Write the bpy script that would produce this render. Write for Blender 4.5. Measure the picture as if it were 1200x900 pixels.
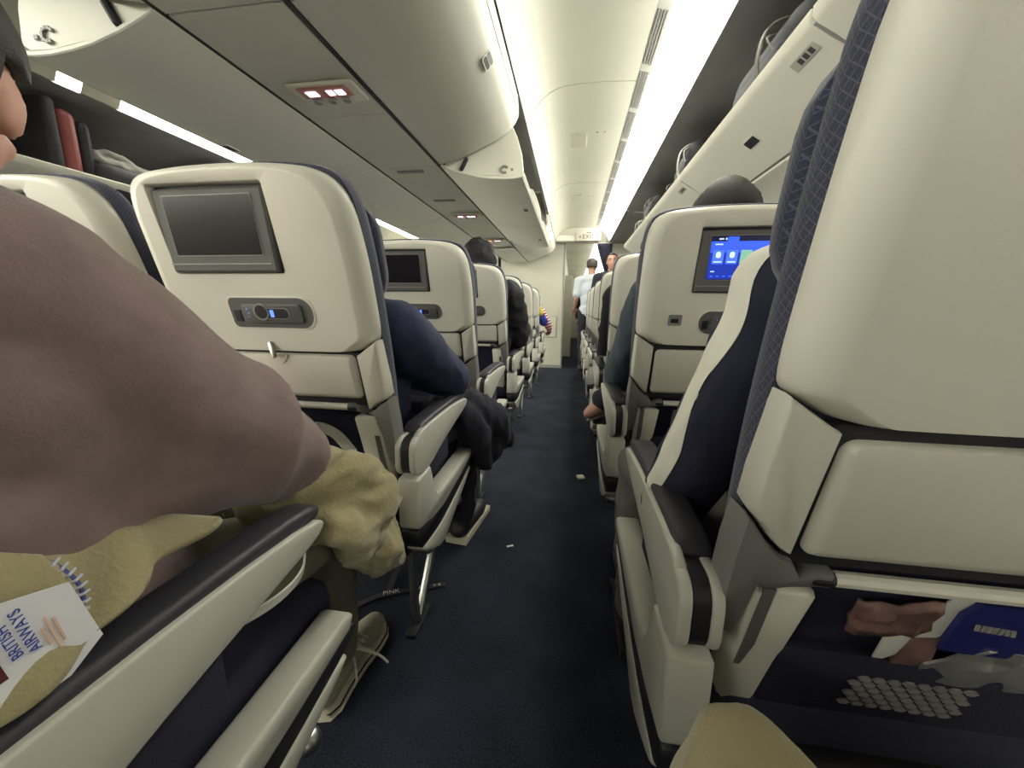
import bpy, bmesh, math, random
from mathutils import Vector, Matrix, noise
random.seed(7)
for _o in list(bpy.data.objects): bpy.data.objects.remove(_o)
SC = bpy.context.scene
COL = SC.collection

# ------------------------------------------------------------------ camera
cam_d = bpy.data.cameras.new('camera'); cam = bpy.data.objects.new('camera', cam_d); COL.objects.link(cam)
cam_d.sensor_width = 36.0; cam_d.lens = 13.5; cam_d.clip_start = 0.02; cam_d.clip_end = 100
CX = Vector((0.98814053, 0.15308338, 0.01199059)); CYD = Vector((0.04096891, -0.18758105, -0.98139437)); CZ = Vector((-0.14798596, 0.97024679, -0.19162809))
cam.matrix_world = Matrix(((CX.x, -CYD.x, -CZ.x, 0.0), (CX.y, -CYD.y, -CZ.y, 0.0), (CX.z, -CYD.z, -CZ.z, 0.95), (0, 0, 0, 1)))
SC.camera = cam

# ------------------------------------------------------------------ world, exposure
w = bpy.data.worlds.new('world'); SC.world = w; w.use_nodes = True
w.node_tree.nodes['Background'].inputs[0].default_value = (0.55, 0.6, 0.8, 1)
w.node_tree.nodes['Background'].inputs[1].default_value = 0.02
SC.view_settings.view_transform = 'Standard'; SC.view_settings.look = 'None'
SC.view_settings.gamma = 1.0; SC.view_settings.use_curve_mapping = False
SC.view_settings.exposure = 0.18
STRIP = 14.0          # brightness of the cabin's cove light lenses

# ------------------------------------------------------------------ materials
def mat(name, color, rough=0.5, metal=0.0, emit=None, es=0.0, var=0.0, vscale=6.0, bump=0.0, bscale=200.0, spec=0.5, sheen=0.0, alpha=1.0):
    m = bpy.data.materials.new(name); m.use_nodes = True
    nt = m.node_tree; b = nt.nodes['Principled BSDF']
    c = (*color, 1)
    b.inputs['Base Color'].default_value = c; b.inputs['Roughness'].default_value = rough
    b.inputs['Metallic'].default_value = metal; b.inputs['Specular IOR Level'].default_value = spec
    if sheen: b.inputs['Sheen Weight'].default_value = sheen
    if emit: b.inputs['Emission Color'].default_value = (*emit, 1); b.inputs['Emission Strength'].default_value = es
    tc = nt.nodes.new('ShaderNodeTexCoord')
    if var:
        n = nt.nodes.new('ShaderNodeTexNoise'); n.inputs['Scale'].default_value = vscale; n.inputs['Detail'].default_value = 5
        nt.links.new(tc.outputs['Object'], n.inputs['Vector'])
        r = nt.nodes.new('ShaderNodeMapRange'); r.inputs['From Min'].default_value = 0.25; r.inputs['From Max'].default_value = 0.75
        r.inputs['To Min'].default_value = 1 - var; r.inputs['To Max'].default_value = 1 + var
        nt.links.new(n.outputs['Fac'], r.inputs['Value'])
        h = nt.nodes.new('ShaderNodeHueSaturation'); h.inputs['Color'].default_value = c
        nt.links.new(r.outputs['Result'], h.inputs['Value']); nt.links.new(h.outputs['Color'], b.inputs['Base Color'])
    if bump:
        n2 = nt.nodes.new('ShaderNodeTexNoise'); n2.inputs['Scale'].default_value = bscale; n2.inputs['Detail'].default_value = 3
        nt.links.new(tc.outputs['Object'], n2.inputs['Vector'])
        bp = nt.nodes.new('ShaderNodeBump'); bp.inputs['Strength'].default_value = bump; bp.inputs['Distance'].default_value = 0.002
        nt.links.new(n2.outputs['Fac'], bp.inputs['Height']); nt.links.new(bp.outputs['Normal'], b.inputs['Normal'])
    return m

def math_node(nt, op, a, b=None):
    n = nt.nodes.new('ShaderNodeMath'); n.operation = op
    for i, v in enumerate((a, b)):
        if v is None: continue
        if isinstance(v, (int, float)): n.inputs[i].default_value = v
        else: nt.links.new(v, n.inputs[i])
    return n.outputs[0]

def lattice_mat(name, base, line, k=150.0):
    """upholstery woven with a lattice of pale lines"""
    m = mat(name, base, 0.85, bump=0.5, bscale=420, sheen=0.25); nt = m.node_tree; b = nt.nodes['Principled BSDF']
    tc = nt.nodes.new('ShaderNodeTexCoord'); sp = nt.nodes.new('ShaderNodeSeparateXYZ'); nt.links.new(tc.outputs['Object'], sp.inputs[0])
    yx = math_node(nt, 'ADD', sp.outputs['X'], sp.outputs['Y'])
    u = math_node(nt, 'ADD', math_node(nt, 'MULTIPLY', yx, 1.5), sp.outputs['Z'])
    v = math_node(nt, 'SUBTRACT', math_node(nt, 'MULTIPLY', yx, 1.5), sp.outputs['Z'])
    def lines(x):
        s = math_node(nt, 'ABSOLUTE', math_node(nt, 'SINE', math_node(nt, 'MULTIPLY', x, k * 2)))
        return math_node(nt, 'GREATER_THAN', 0.20, s)
    f = math_node(nt, 'MULTIPLY', math_node(nt, 'MAXIMUM', lines(u), lines(v)), 0.42)
    n = nt.nodes.new('ShaderNodeTexNoise'); n.inputs['Scale'].default_value = 500; nt.links.new(tc.outputs['Object'], n.inputs['Vector'])
    f2 = math_node(nt, 'ADD', f, math_node(nt, 'MULTIPLY', math_node(nt, 'SUBTRACT', n.outputs['Fac'], 0.5), 0.5))
    mx = nt.nodes.new('ShaderNodeMix'); mx.data_type = 'RGBA'; mx.clamp_factor = True
    mx.inputs[6].default_value = (*base, 1); mx.inputs[7].default_value = (*line, 1)
    nt.links.new(f2, mx.inputs[0]); nt.links.new(mx.outputs[2], b.inputs['Base Color'])
    return m

def stripe_mat(name, c1, c2, k):
    m = mat(name, c1, 0.85); nt = m.node_tree; b = nt.nodes['Principled BSDF']
    tc = nt.nodes.new('ShaderNodeTexCoord'); sp = nt.nodes.new('ShaderNodeSeparateXYZ'); nt.links.new(tc.outputs['Object'], sp.inputs[0])
    s = math_node(nt, 'SINE', math_node(nt, 'MULTIPLY', math_node(nt, 'SUBTRACT', sp.outputs['Z'], math_node(nt, 'MULTIPLY', sp.outputs['X'], 0.4)), k))
    g = math_node(nt, 'GREATER_THAN', s, 0.0)
    mx = nt.nodes.new('ShaderNodeMix'); mx.data_type = 'RGBA'; mx.inputs[6].default_value = (*c1, 1); mx.inputs[7].default_value = (*c2, 1)
    nt.links.new(g, mx.inputs[0]); nt.links.new(mx.outputs[2], b.inputs['Base Color'])
    return m

def carpet_mat():
    m = mat('carpet', (0.012, 0.014, 0.03), 0.95, bump=0.6, bscale=350, spec=0.2); nt = m.node_tree; b = nt.nodes['Principled BSDF']
    tc = nt.nodes.new('ShaderNodeTexCoord')
    n = nt.nodes.new('ShaderNodeTexNoise'); n.inputs['Scale'].default_value = 260; n.inputs['Detail'].default_value = 3; nt.links.new(tc.outputs['Object'], n.inputs['Vector'])
    n2 = nt.nodes.new('ShaderNodeTexNoise'); n2.inputs['Scale'].default_value = 5; n2.inputs['Detail'].default_value = 4; nt.links.new(tc.outputs['Object'], n2.inputs['Vector'])
    a = math_node(nt, 'ADD', math_node(nt, 'MULTIPLY', n.outputs['Fac'], 0.75), math_node(nt, 'MULTIPLY', n2.outputs['Fac'], 0.4))
    r = nt.nodes.new('ShaderNodeValToRGB'); cr = r.color_ramp
    cr.elements[0].position = 0.42; cr.elements[0].color = (0.0050, 0.0060, 0.0125, 1)
    cr.elements[1].position = 0.8; cr.elements[1].color = (0.032, 0.037, 0.058, 1)
    nt.links.new(a, r.inputs[0]); nt.links.new(r.outputs[0], b.inputs['Base Color'])
    return m

M = {}
M['cream'] = mat('cream_plastic', (0.66, 0.64, 0.55), 0.38, var=0.04, vscale=3, bump=0.06, bscale=500)
M['cream_tray'] = mat('cream_tray_plastic', (0.60, 0.58, 0.50), 0.5, bump=0.12, bscale=600)
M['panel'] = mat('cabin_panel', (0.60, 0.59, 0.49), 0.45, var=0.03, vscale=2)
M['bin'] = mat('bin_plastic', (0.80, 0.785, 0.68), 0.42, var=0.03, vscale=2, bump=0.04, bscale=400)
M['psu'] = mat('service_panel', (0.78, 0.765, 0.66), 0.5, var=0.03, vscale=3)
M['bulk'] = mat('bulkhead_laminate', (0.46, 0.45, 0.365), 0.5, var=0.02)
M['white'] = mat('white_plastic', (0.74, 0.73, 0.66), 0.35)
M['arm'] = mat('armrest_plastic', (0.50, 0.49, 0.43), 0.38, bump=0.05, bscale=500)
M['grey'] = mat('grey_plastic', (0.115, 0.112, 0.106), 0.6, bump=0.05, bscale=700, spec=0.25)
M['bracket'] = mat('bracket_grey', (0.20, 0.20, 0.19), 0.45)
M['mid'] = mat('mid_grey_trim', (0.27, 0.265, 0.245), 0.4)
M['dark'] = mat('dark_gap', (0.015, 0.015, 0.02), 0.6)
M['binin'] = mat('bin_lining', (0.30, 0.30, 0.30), 0.8, var=0.1)
M['black'] = mat('black_rubber', (0.012, 0.012, 0.016), 0.5)
M['pad'] = mat('arm_pad', (0.03, 0.03, 0.038), 0.5, bump=0.1, bscale=500)
M['steel'] = mat('brushed_steel', (0.45, 0.45, 0.44), 0.35, 1.0)
M['fabric'] = lattice_mat('navy_upholstery', (0.020, 0.023, 0.048), (0.15, 0.16, 0.23))
M['cushion'] = mat('dark_cushion', (0.018, 0.02, 0.04), 0.9, bump=0.4, bscale=400)
M['pocket'] = mat('pocket_cloth', (0.010, 0.010, 0.030), 0.9, var=0.25, vscale=40, bump=0.5, bscale=300)
M['meshm'] = mat('mesh_cord', (0.30, 0.30, 0.28), 0.6)
M['screen'] = mat('blank_screen', (0.012, 0.011, 0.013), 0.22, spec=0.22)
M['strip'] = mat('cove_light', (0.9, 0.9, 0.9), 0.5, emit=(1.0, 0.98, 0.87), es=STRIP)
M['carpet'] = carpet_mat()
M['strip_far'] = mat('passage_light', (0.9, 0.9, 0.9), 0.5, emit=(1.0, 0.98, 0.87), es=2.0)
M['fill'] = mat('fill_light', (0.9, 0.9, 0.9), 0.5, emit=(1.0, 0.97, 0.86), es=9.0)  # glow of the added right-hand fill strip
M['fill_left'] = mat('far_fill_light', (0.9, 0.9, 0.9), 0.5, emit=(1.0, 0.97, 0.86), es=40.0)  # stronger added glow, reaches across to the right bins
M['red_lit'] = mat('lit_sign_pink', (0.8, 0.5, 0.6), 0.4, emit=(1.0, 0.70, 0.78), es=2.2)
M['red_dim'] = mat('lit_sign_red', (0.34, 0.17, 0.14), 0.4, emit=(1.0, 0.35, 0.25), es=0.03)
M['amber'] = mat('lit_sign_amber', (0.6, 0.3, 0.2), 0.4, emit=(1.0, 0.45, 0.22), es=1.8)
M['blue_lit'] = mat('blue_indicator', (0.1, 0.2, 0.9), 0.4, emit=(0.12, 0.25, 1.0), es=1.2)
M['ui_bg'] = mat('screen_blue', (0.01, 0.02, 0.2), 0.3, emit=(0.012, 0.035, 0.36), es=1.0)
M['ui_top'] = mat('screen_blue_light', (0.02, 0.05, 0.5), 0.3, emit=(0.04, 0.11, 0.80), es=1.0)
M['ui_bar'] = mat('screen_bar', (0.003, 0.004, 0.02), 0.3, emit=(0.004, 0.006, 0.03), es=1.0)
M['ui_tile'] = mat('screen_tile', (0.05, 0.1, 0.6), 0.3, emit=(0.07, 0.17, 0.85), es=1.0)
M['ui_green'] = mat('screen_tile_green', (0.2, 0.4, 0.3), 0.3, emit=(0.17, 0.38, 0.27), es=1.0)
M['ui_white'] = mat('screen_white', (0.6, 0.75, 1), 0.3, emit=(0.5, 0.68, 1.0), es=1.0)
M['sweater'] = mat('mauve_grey_sweater', (0.225, 0.165, 0.157), 0.95, var=0.12, vscale=25, bump=0.35, bscale=260, sheen=0.25, spec=0.1)
M['navy_shirt'] = mat('navy_shirt', (0.022, 0.03, 0.075), 0.85, var=0.15, vscale=12, bump=0.4, bscale=300)
M['navy_jersey'] = mat('dark_navy_jersey', (0.008, 0.009, 0.03), 0.8, var=0.15, vscale=12, bump=0.3, bscale=400)
M['jersey_white'] = mat('white_jersey', (0.72, 0.70, 0.60), 0.75, var=0.05, vscale=20, bump=0.2, bscale=400)
M['grey_trousers'] = mat('grey_trousers', (0.20, 0.195, 0.175), 0.9, bump=0.4, bscale=400)
M['tan_trousers'] = mat('tan_trousers', (0.20, 0.185, 0.135), 0.9, bump=0.4, bscale=400)
M['black_cloth'] = mat('black_cloth', (0.010, 0.010, 0.013), 0.85, bump=0.4, bscale=250)
M['dark_trousers'] = mat('dark_trousers', (0.014, 0.015, 0.025), 0.9, bump=0.3, bscale=300)
M['teal_grey'] = mat('blue_grey_jacket', (0.035, 0.052, 0.065), 0.85, var=0.15, vscale=10, bump=0.3, bscale=300)
M['pale_shirt'] = mat('pale_shirt', (0.50, 0.54, 0.58), 0.8, bump=0.2, bscale=200)
M['royal'] = mat('royal_blue_cloth', (0.03, 0.06, 0.40), 0.8)
M['yellow'] = mat('yellow_cloth', (0.70, 0.52, 0.05), 0.8)
M['redstripe'] = stripe_mat('red_white_stripes', (0.78, 0.74, 0.72), (0.45, 0.03, 0.05), 165)
M['skin'] = mat('skin', (0.46, 0.25, 0.18), 0.55, var=0.08, vscale=30)
M['skin_pink'] = mat('skin_pink', (0.52, 0.28, 0.21), 0.55, var=0.08, vscale=30)
M['hair'] = mat('dark_hair', (0.018, 0.013, 0.010), 0.6, bump=0.7, bscale=350)
M['hair_grey'] = mat('greying_hair', (0.06, 0.05, 0.042), 0.6, bump=0.6, bscale=300)
M['cap'] = mat('dark_cap', (0.022, 0.020, 0.020), 0.85, bump=0.4, bscale=400)
M['eye'] = mat('eye_white', (0.8, 0.78, 0.74), 0.2)
M['iris'] = mat('iris_dark', (0.03, 0.02, 0.015), 0.2)
M['blanket'] = mat('tan_blanket', (0.335, 0.295, 0.165), 0.95, var=0.10, vscale=9, bump=0.8, bscale=170, sheen=0.3, spec=0.1)
M['stitch'] = mat('blue_white_stitching', (0.50, 0.53, 0.60), 0.8)
M['stitch_blue'] = mat('blue_stitching', (0.05, 0.07, 0.22), 0.8)
M['tagw'] = mat('white_tag', (0.80, 0.80, 0.84), 0.6)
M['tagb'] = mat('tag_blue_print', (0.05, 0.08, 0.38), 0.6)
M['tago'] = mat('tag_pale_print', (0.75, 0.52, 0.42), 0.6)
M['bluelabel'] = mat('bright_blue_label', (0.03, 0.15, 0.62), 0.5)
M['canvas'] = mat('beige_canvas', (0.37, 0.345, 0.26), 0.85, bump=0.4, bscale=500)
M['sole'] = mat('pale_rubber_sole', (0.52, 0.49, 0.39), 0.7)
M['lace'] = mat('white_lace', (0.66, 0.64, 0.55), 0.8)
M['curtain'] = mat('dark_curtain', (0.025, 0.024, 0.045), 0.9)
M['label'] = mat('placard', (0.50, 0.49, 0.42), 0.5)
M['ink'] = mat('dark_print', (0.06, 0.06, 0.06), 0.6)
M['red_ink'] = mat('red_print', (0.10, 0.018, 0.015), 0.6)
M['redcase'] = mat('red_suitcase', (0.24, 0.055, 0.05), 0.5, var=0.1)
M['silver'] = mat('crumpled_foil', (0.55, 0.55, 0.52), 0.3, 0.75, bump=0.8, bscale=60)
M['greybag'] = mat('grey_bag', (0.22, 0.21, 0.19), 0.8, var=0.2, vscale=15)
M['blackbag'] = mat('black_bag', (0.018, 0.018, 0.022), 0.7, bump=0.3, bscale=200)
M['bluewrap'] = mat('blue_wrapper', (0.014, 0.018, 0.12), 0.35)
M['brownwrap'] = mat('brown_packet', (0.16, 0.09, 0.075), 0.55, var=0.5, vscale=35)
M['paper'] = mat('paper', (0.62, 0.62, 0.56), 0.6)
M['pinkshoe'] = mat('dusty_pink_slipper', (0.40, 0.22, 0.17), 0.7)

# ------------------------------------------------------------------ mesh helpers
def link(name, me, m=None, parent=None, smooth=35):
    o = bpy.data.objects.new(name, me); COL.objects.link(o)
    if m is not None and len(me.materials) == 0:
        for x in (m if isinstance(m, (list, tuple)) else [m]): me.materials.append(x)
    if smooth:
        me.shade_smooth()
        if smooth < 180: me.set_sharp_from_angle(angle=math.radians(smooth))
    if parent is not None: o.parent = parent
    return o

def obj(name, bm, m, parent=None, smooth=35, flip=True):
    if flip: bmesh.ops.recalc_face_normals(bm, faces=bm.faces[:])
    me = bpy.data.meshes.new(name); bm.to_mesh(me); bm.free()
    return link(name, me, m, parent, smooth)

def tag(o, label, cat, group=None):
    o['label'] = label; o['category'] = cat
    if group: o['group'] = group
    return o

def struct(o): o['kind'] = 'structure'; return o

def thing(name, label, cat, loc=(0, 0, 0), group=None):
    o = bpy.data.objects.new(name, None); COL.objects.link(o); o.location = loc; o.empty_display_size = 0.05
    return tag(o, label, cat, group)

def NB(): return bmesh.new()

def bevel(bm, verts, r, seg=2, ang=30):
    if r <= 0: return
    es = set()
    vs = set(verts)
    for v in verts:
        for e in v.link_edges:
            if e.verts[0] in vs and e.verts[1] in vs and len(e.link_faces) == 2 and e.calc_face_angle(0) > math.radians(ang): es.add(e)
    if es: bmesh.ops.bevel(bm, geom=list(es), offset=r, segments=seg, profile=0.5, affect='EDGES', clamp_overlap=True)

def box(bm, x0, x1, y0, y1, z0, z1, r=0.0, seg=2):
    vs = [bm.verts.new((x, y, z)) for x in (x0, x1) for y in (y0, y1) for z in (z0, z1)]
    for f in ((0, 1, 3, 2), (4, 6, 7, 5), (0, 4, 5, 1), (2, 3, 7, 6), (0, 2, 6, 4), (1, 5, 7, 3)):
        bm.faces.new([vs[i] for i in f])
    bmesh.ops.recalc_face_normals(bm, faces=list({f for v in vs for f in v.link_faces}))
    bevel(bm, vs, r, seg)
    return bm

def obox(bm, c, ex, ey, ez, r=0.0, seg=2):
    """oriented box: centre and three half-extent vectors"""
    c = Vector(c); ex = Vector(ex); ey = Vector(ey); ez = Vector(ez)
    vs = [bm.verts.new(c + a * ex + b * ey + d * ez) for a in (-1, 1) for b in (-1, 1) for d in (-1, 1)]
    for f in ((0, 1, 3, 2), (4, 6, 7, 5), (0, 4, 5, 1), (2, 3, 7, 6), (0, 2, 6, 4), (1, 5, 7, 3)):
        bm.faces.new([vs[i] for i in f])
    bmesh.ops.recalc_face_normals(bm, faces=list({f for v in vs for f in v.link_faces}))
    bevel(bm, vs, r, seg); return bm

def prism(bm, pts, axis, a0, a1, r=0.0, seg=2, ang=30):
    """polygon extruded along an axis; pts are the two other coordinates in x,y,z order"""
    def P(p, a):
        return {'x': (a, p[0], p[1]), 'y': (p[0], a, p[1]), 'z': (p[0], p[1], a)}[axis]
    A = [bm.verts.new(P(p, a0)) for p in pts]; B = [bm.verts.new(P(p, a1)) for p in pts]
    n = len(pts); fs = [bm.faces.new(A), bm.faces.new(B[::-1])]
    for i in range(n): fs.append(bm.faces.new((A[i], B[i], B[(i + 1) % n], A[(i + 1) % n])))
    bmesh.ops.recalc_face_normals(bm, faces=fs)
    bevel(bm, A + B, r, seg, ang); return bm

def smooth_poly(pts, it=2, closed=True):
    for _ in range(it):
        q = []
        n = len(pts)
        rng = range(n) if closed else range(n - 1)
        if not closed: q.append(pts[0])
        for i in rng:
            a = Vector(pts[i]); b = Vector(pts[(i + 1) % n])
            q += [tuple(a * .75 + b * .25), tuple(a * .25 + b * .75)]
        if not closed: q.append(pts[-1])
        pts = q
    return pts

def rpoly(x0, x1, z0, z1, r, n=5, rr=None):
    """rounded rectangle; rr overrides radii (bl, br, tr, tl)"""
    R = rr or (r, r, r, r); out = []
    for (cx, cz, a, q) in ((x0, z0, 180, R[0]), (x1, z0, 270, R[1]), (x1, z1, 0, R[2]), (x0, z1, 90, R[3])):
        sx = 1 if cx == x0 else -1; sz = 1 if cz == z0 else -1
        for i in range(n + 1):
            t = math.radians(a + 90 * i / n); out.append((cx + sx * q + q * math.cos(t), cz + sz * q + q * math.sin(t)))
    return out

def inset_poly(pts, d):
    n = len(pts); out = []
    area = sum(pts[i][0] * pts[(i + 1) % n][1] - pts[(i + 1) % n][0] * pts[i][1] for i in range(n))
    s = 1 if area > 0 else -1
    for i in range(n):
        p = Vector(pts[i]); a = Vector(pts[i - 1]); b = Vector(pts[(i + 1) % n])
        e1 = (p - a); e2 = (b - p)
        if e1.length < 1e-9: e1 = e2
        if e2.length < 1e-9: e2 = e1
        t = (e1.normalized() + e2.normalized())
        if t.length < 1e-6: t = e1
        t.normalize(); nrm = Vector((-t.y, t.x)) * s
        out.append(tuple(p + nrm * d))
    return out

LEAN = 0.27
def lean(x, d, z): return (x, d - LEAN * (z - 0.88), z)
def nolean(x, d, z): return (x, d, z)

def slab(bm, pts, layers, fmap=lean, cap0=True, cap1=True):
    """outline (x,z) lofted through layers (inset, depth)"""
    rings = [[bm.verts.new(fmap(p[0], d, p[1])) for p in inset_poly(pts, i)] for (i, d) in layers]
    n = len(pts)
    for a, b in zip(rings, rings[1:]):
        for i in range(n): bm.faces.new((a[i], a[(i + 1) % n], b[(i + 1) % n], b[i]))
    if cap0: bm.faces.new(rings[0])
    if cap1: bm.faces.new(rings[-1])
    return rings

def frames(pts):
    T = []
    for i in range(len(pts)):
        a = pts[max(i - 1, 0)]; b = pts[min(i + 1, len(pts) - 1)]
        T.append((b - a).normalized())
    up = Vector((0, 0, 1)) if abs(T[0].z) < 0.9 else Vector((1, 0, 0))
    out = []
    for t in T:
        s = t.cross(up)
        if s.length < 1e-5: s = t.orthogonal()
        s.normalize(); u = s.cross(t).normalized(); up = u; out.append((t, s, u))
    return out

def tube(bm, pts, rad, n=8, flat=1.0, cap=True):
    """tapered tube with rounded ends through pts; rad one radius or one per point"""
    pts = [Vector(p) for p in pts]
    if not isinstance(rad, (list, tuple)): rad = [rad] * len(pts)
    F = frames(pts); rings = []
    def ring(c, s, u, r): return [bm.verts.new(c + s * math.cos(2 * math.pi * k / n) * r + u * math.sin(2 * math.pi * k / n) * r * flat) for k in range(n)]
    if cap:
        for a in (80, 50, 22): rings.append(ring(pts[0] - F[0][0] * rad[0] * math.sin(math.radians(a)) * min(1, flat), F[0][1], F[0][2], rad[0] * math.cos(math.radians(a))))
    for p, f, r in zip(pts, F, rad): rings.append(ring(p, f[1], f[2], r))
    if cap:
        for a in (22, 50, 80): rings.append(ring(pts[-1] + F[-1][0] * rad[-1] * math.sin(math.radians(a)) * min(1, flat), F[-1][1], F[-1][2], rad[-1] * math.cos(math.radians(a))))
    for a, b in zip(rings, rings[1:]):
        for k in range(n): bm.faces.new((a[k], a[(k + 1) % n], b[(k + 1) % n], b[k]))
    bm.faces.new(rings[0][::-1]); bm.faces.new(rings[-1])
    return bm

def ribbon(bm, pts, wid, th, side):
    """flat strap through pts; side = direction of its width"""
    pts = [Vector(p) for p in pts]; rings = []
    for i, p in enumerate(pts):
        t = (pts[min(i + 1, len(pts) - 1)] - pts[max(i - 1, 0)]).normalized()
        s = Vector(side[i] if isinstance(side, list) else side); s = (s - t * s.dot(t)).normalized(); nn = s.cross(t)
        rings.append([bm.verts.new(p + s * a * wid / 2 + nn * b * th / 2) for a, b in ((-1, -1), (1, -1), (1, 1), (-1, 1))])
    for a, b in zip(rings, rings[1:]):
        for k in range(4): bm.faces.new((a[k], a[(k + 1) % 4], b[(k + 1) % 4], b[k]))
    bm.faces.new(rings[0]); bm.faces.new(rings[-1]); return bm

def ell(bm, c, r, rot=None, n=16, k=10):
    m = Matrix.Translation(Vector(c)) @ (rot.to_4x4() if rot else Matrix()) @ Matrix.Diagonal((*r, 1))
    bmesh.ops.create_uvsphere(bm, u_segments=n, v_segments=k, radius=1.0, matrix=m); return bm

def spline(pts, n=6):
    """Catmull-Rom through points"""
    P = [Vector(p) for p in pts]; out = []
    for i in range(len(P) - 1):
        a = P[max(i - 1, 0)]; b = P[i]; c = P[i + 1]; d = P[min(i + 2, len(P) - 1)]
        for k in range(n):
            t = k / n
            out.append(0.5 * ((2 * b) + (c - a) * t + (2 * a - 5 * b + 4 * c - d) * t * t + (3 * b - a - 3 * c + d) * t ** 3))
    out.append(P[-1]); return out

def remesh(name, bm, m, voxel, parent=None, it=4, wrinkle=None):
    """one continuous surface grown over overlapping solids, then smoothed"""
    me = bpy.data.meshes.new(name); bmesh.ops.recalc_face_normals(bm, faces=bm.faces[:]); bm.to_mesh(me); bm.free()
    tmp = bpy.data.objects.new('t', me); COL.objects.link(tmp)
    r = tmp.modifiers.new('r', 'REMESH'); r.mode = 'VOXEL'; r.voxel_size = voxel
    if it:
        s = tmp.modifiers.new('s', 'SMOOTH'); s.iterations = it; s.factor = 0.5
    dg = bpy.context.evaluated_depsgraph_get(); dg.update()
    me2 = bpy.data.meshes.new_from_object(tmp.evaluated_get(dg)); me2.name = name
    bpy.data.objects.remove(tmp); bpy.data.meshes.remove(me)
    if wrinkle:
        sc, amp = wrinkle[0], wrinkle[1]; st = Vector(wrinkle[2]) if len(wrinkle) > 2 else Vector((1, 1, 1))
        nrm = [v.normal.copy() for v in me2.vertices]
        for v, nn in zip(me2.vertices, nrm):
            q = Vector((v.co.x * st.x, v.co.y * st.y, v.co.z * st.z)) * sc
            v.co += nn * amp * (1 - 2 * abs(noise.noise(q)) + 0.4 * noise.noise(q * 2.3) - 0.5)
    me2.materials.clear()
    return link(name, me2, m, parent, 180)

def split_off(o, pred, name, m, parent, push=0.0):
    """take the faces of o that satisfy pred(co, normal) into a part of their own"""
    bm = bmesh.new(); bm.from_mesh(o.data); b2 = bmesh.new(); b2.from_mesh(o.data)
    bmesh.ops.delete(b2, geom=[f for f in b2.faces if not pred(f.calc_center_median(), f.normal)], context='FACES')
    bmesh.ops.delete(bm, geom=[f for f in bm.faces if pred(f.calc_center_median(), f.normal)], context='FACES')
    # even out the jagged seam, in both pieces alike
    old = {v: v.co.copy() for v in b2.verts if any(e.is_boundary for e in v.link_edges)}
    for _ in range(14):
        new = {}
        for v in old:
            nb = [e.other_vert(v).co for e in v.link_edges if e.is_boundary]
            new[v] = v.co * .4 + sum(nb, Vector()) * (.6 / len(nb))
        for v, c in new.items(): v.co = c
    key = {tuple(round(x, 6) for x in c): v.co.copy() for v, c in old.items()}
    for v in bm.verts:
        c = key.get(tuple(round(x, 6) for x in v.co))
        if c is not None: v.co = c
    bm.to_mesh(o.data); bm.free()
    b2.normal_update()
    for v in b2.verts: v.co += v.normal * push
    return obj(name, b2, m, parent, 180, flip=False)

def text_mesh(name, s, size, m, parent, mw, extrude=0.0003, align='CENTER'):
    cu = bpy.data.curves.new('txt', 'FONT'); cu.body = s; cu.size = size; cu.extrude = extrude; cu.align_x = align; cu.align_y = 'CENTER'; cu.resolution_u = 3
    t = bpy.data.objects.new('t', cu); COL.objects.link(t)
    dg = bpy.context.evaluated_depsgraph_get(); dg.update()
    me = bpy.data.meshes.new_from_object(t.evaluated_get(dg)); bpy.data.objects.remove(t); bpy.data.curves.remove(cu)
    me.transform(mw); me.materials.clear(); me.name = name
    return link(name, me, m, parent, 0)

def basis(origin, ex, ey):
    ex = Vector(ex).normalized(); ey = Vector(ey); ey = (ey - ex * ey.dot(ex)).normalized(); ez = ex.cross(ey)
    o = Vector(origin)
    return Matrix(((ex.x, ey.x, ez.x, o.x), (ex.y, ey.y, ez.y, o.y), (ex.z, ey.z, ez.z, o.z), (0, 0, 0, 1)))

def copy_tree(o, parent=None, skip=()):
    c = o.copy(); COL.objects.link(c)
    if parent is not None: c.parent = parent
    for ch in o.children:
        if ch.name.split('.')[0] in skip: continue
        copy_tree(ch, c, skip)
    return c

# ================================================================== the setting
CC = -0.893                     # centre line of the middle bins
def mirx(pts): return [(2 * CC - p[0], p[1]) for p in pts]
Y0, Y1 = -6.0, 6.35             # cabin section
bm = NB(); box(bm, -3.9, 2.1, Y0, 14.0, -0.05, 0.0); struct(obj('floor', bm, M['carpet']))
bm = NB(); box(bm, -3.9, 2.1, Y0 - .05, Y0, 0, 2.4); struct(obj('wall_back', bm, M['bulk']))
bm = NB(); prism(bm, [(1.78, 0), (1.86, .7), (1.78, 1.4), (1.4, 2.0), (1.45, 2.1), (1.9, 1.5), (1.95, .7), (1.86, 0)], 'y', Y0, Y1); struct(obj('wall_right', bm, M['panel']))
bm = NB(); prism(bm, mirx([(1.78, 0), (1.86, .7), (1.78, 1.4), (1.4, 2.0), (1.45, 2.1), (1.9, 1.5), (1.95, .7), (1.86, 0)]), 'y', Y0, Y1); struct(obj('wall_left', bm, M['panel']))

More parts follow.
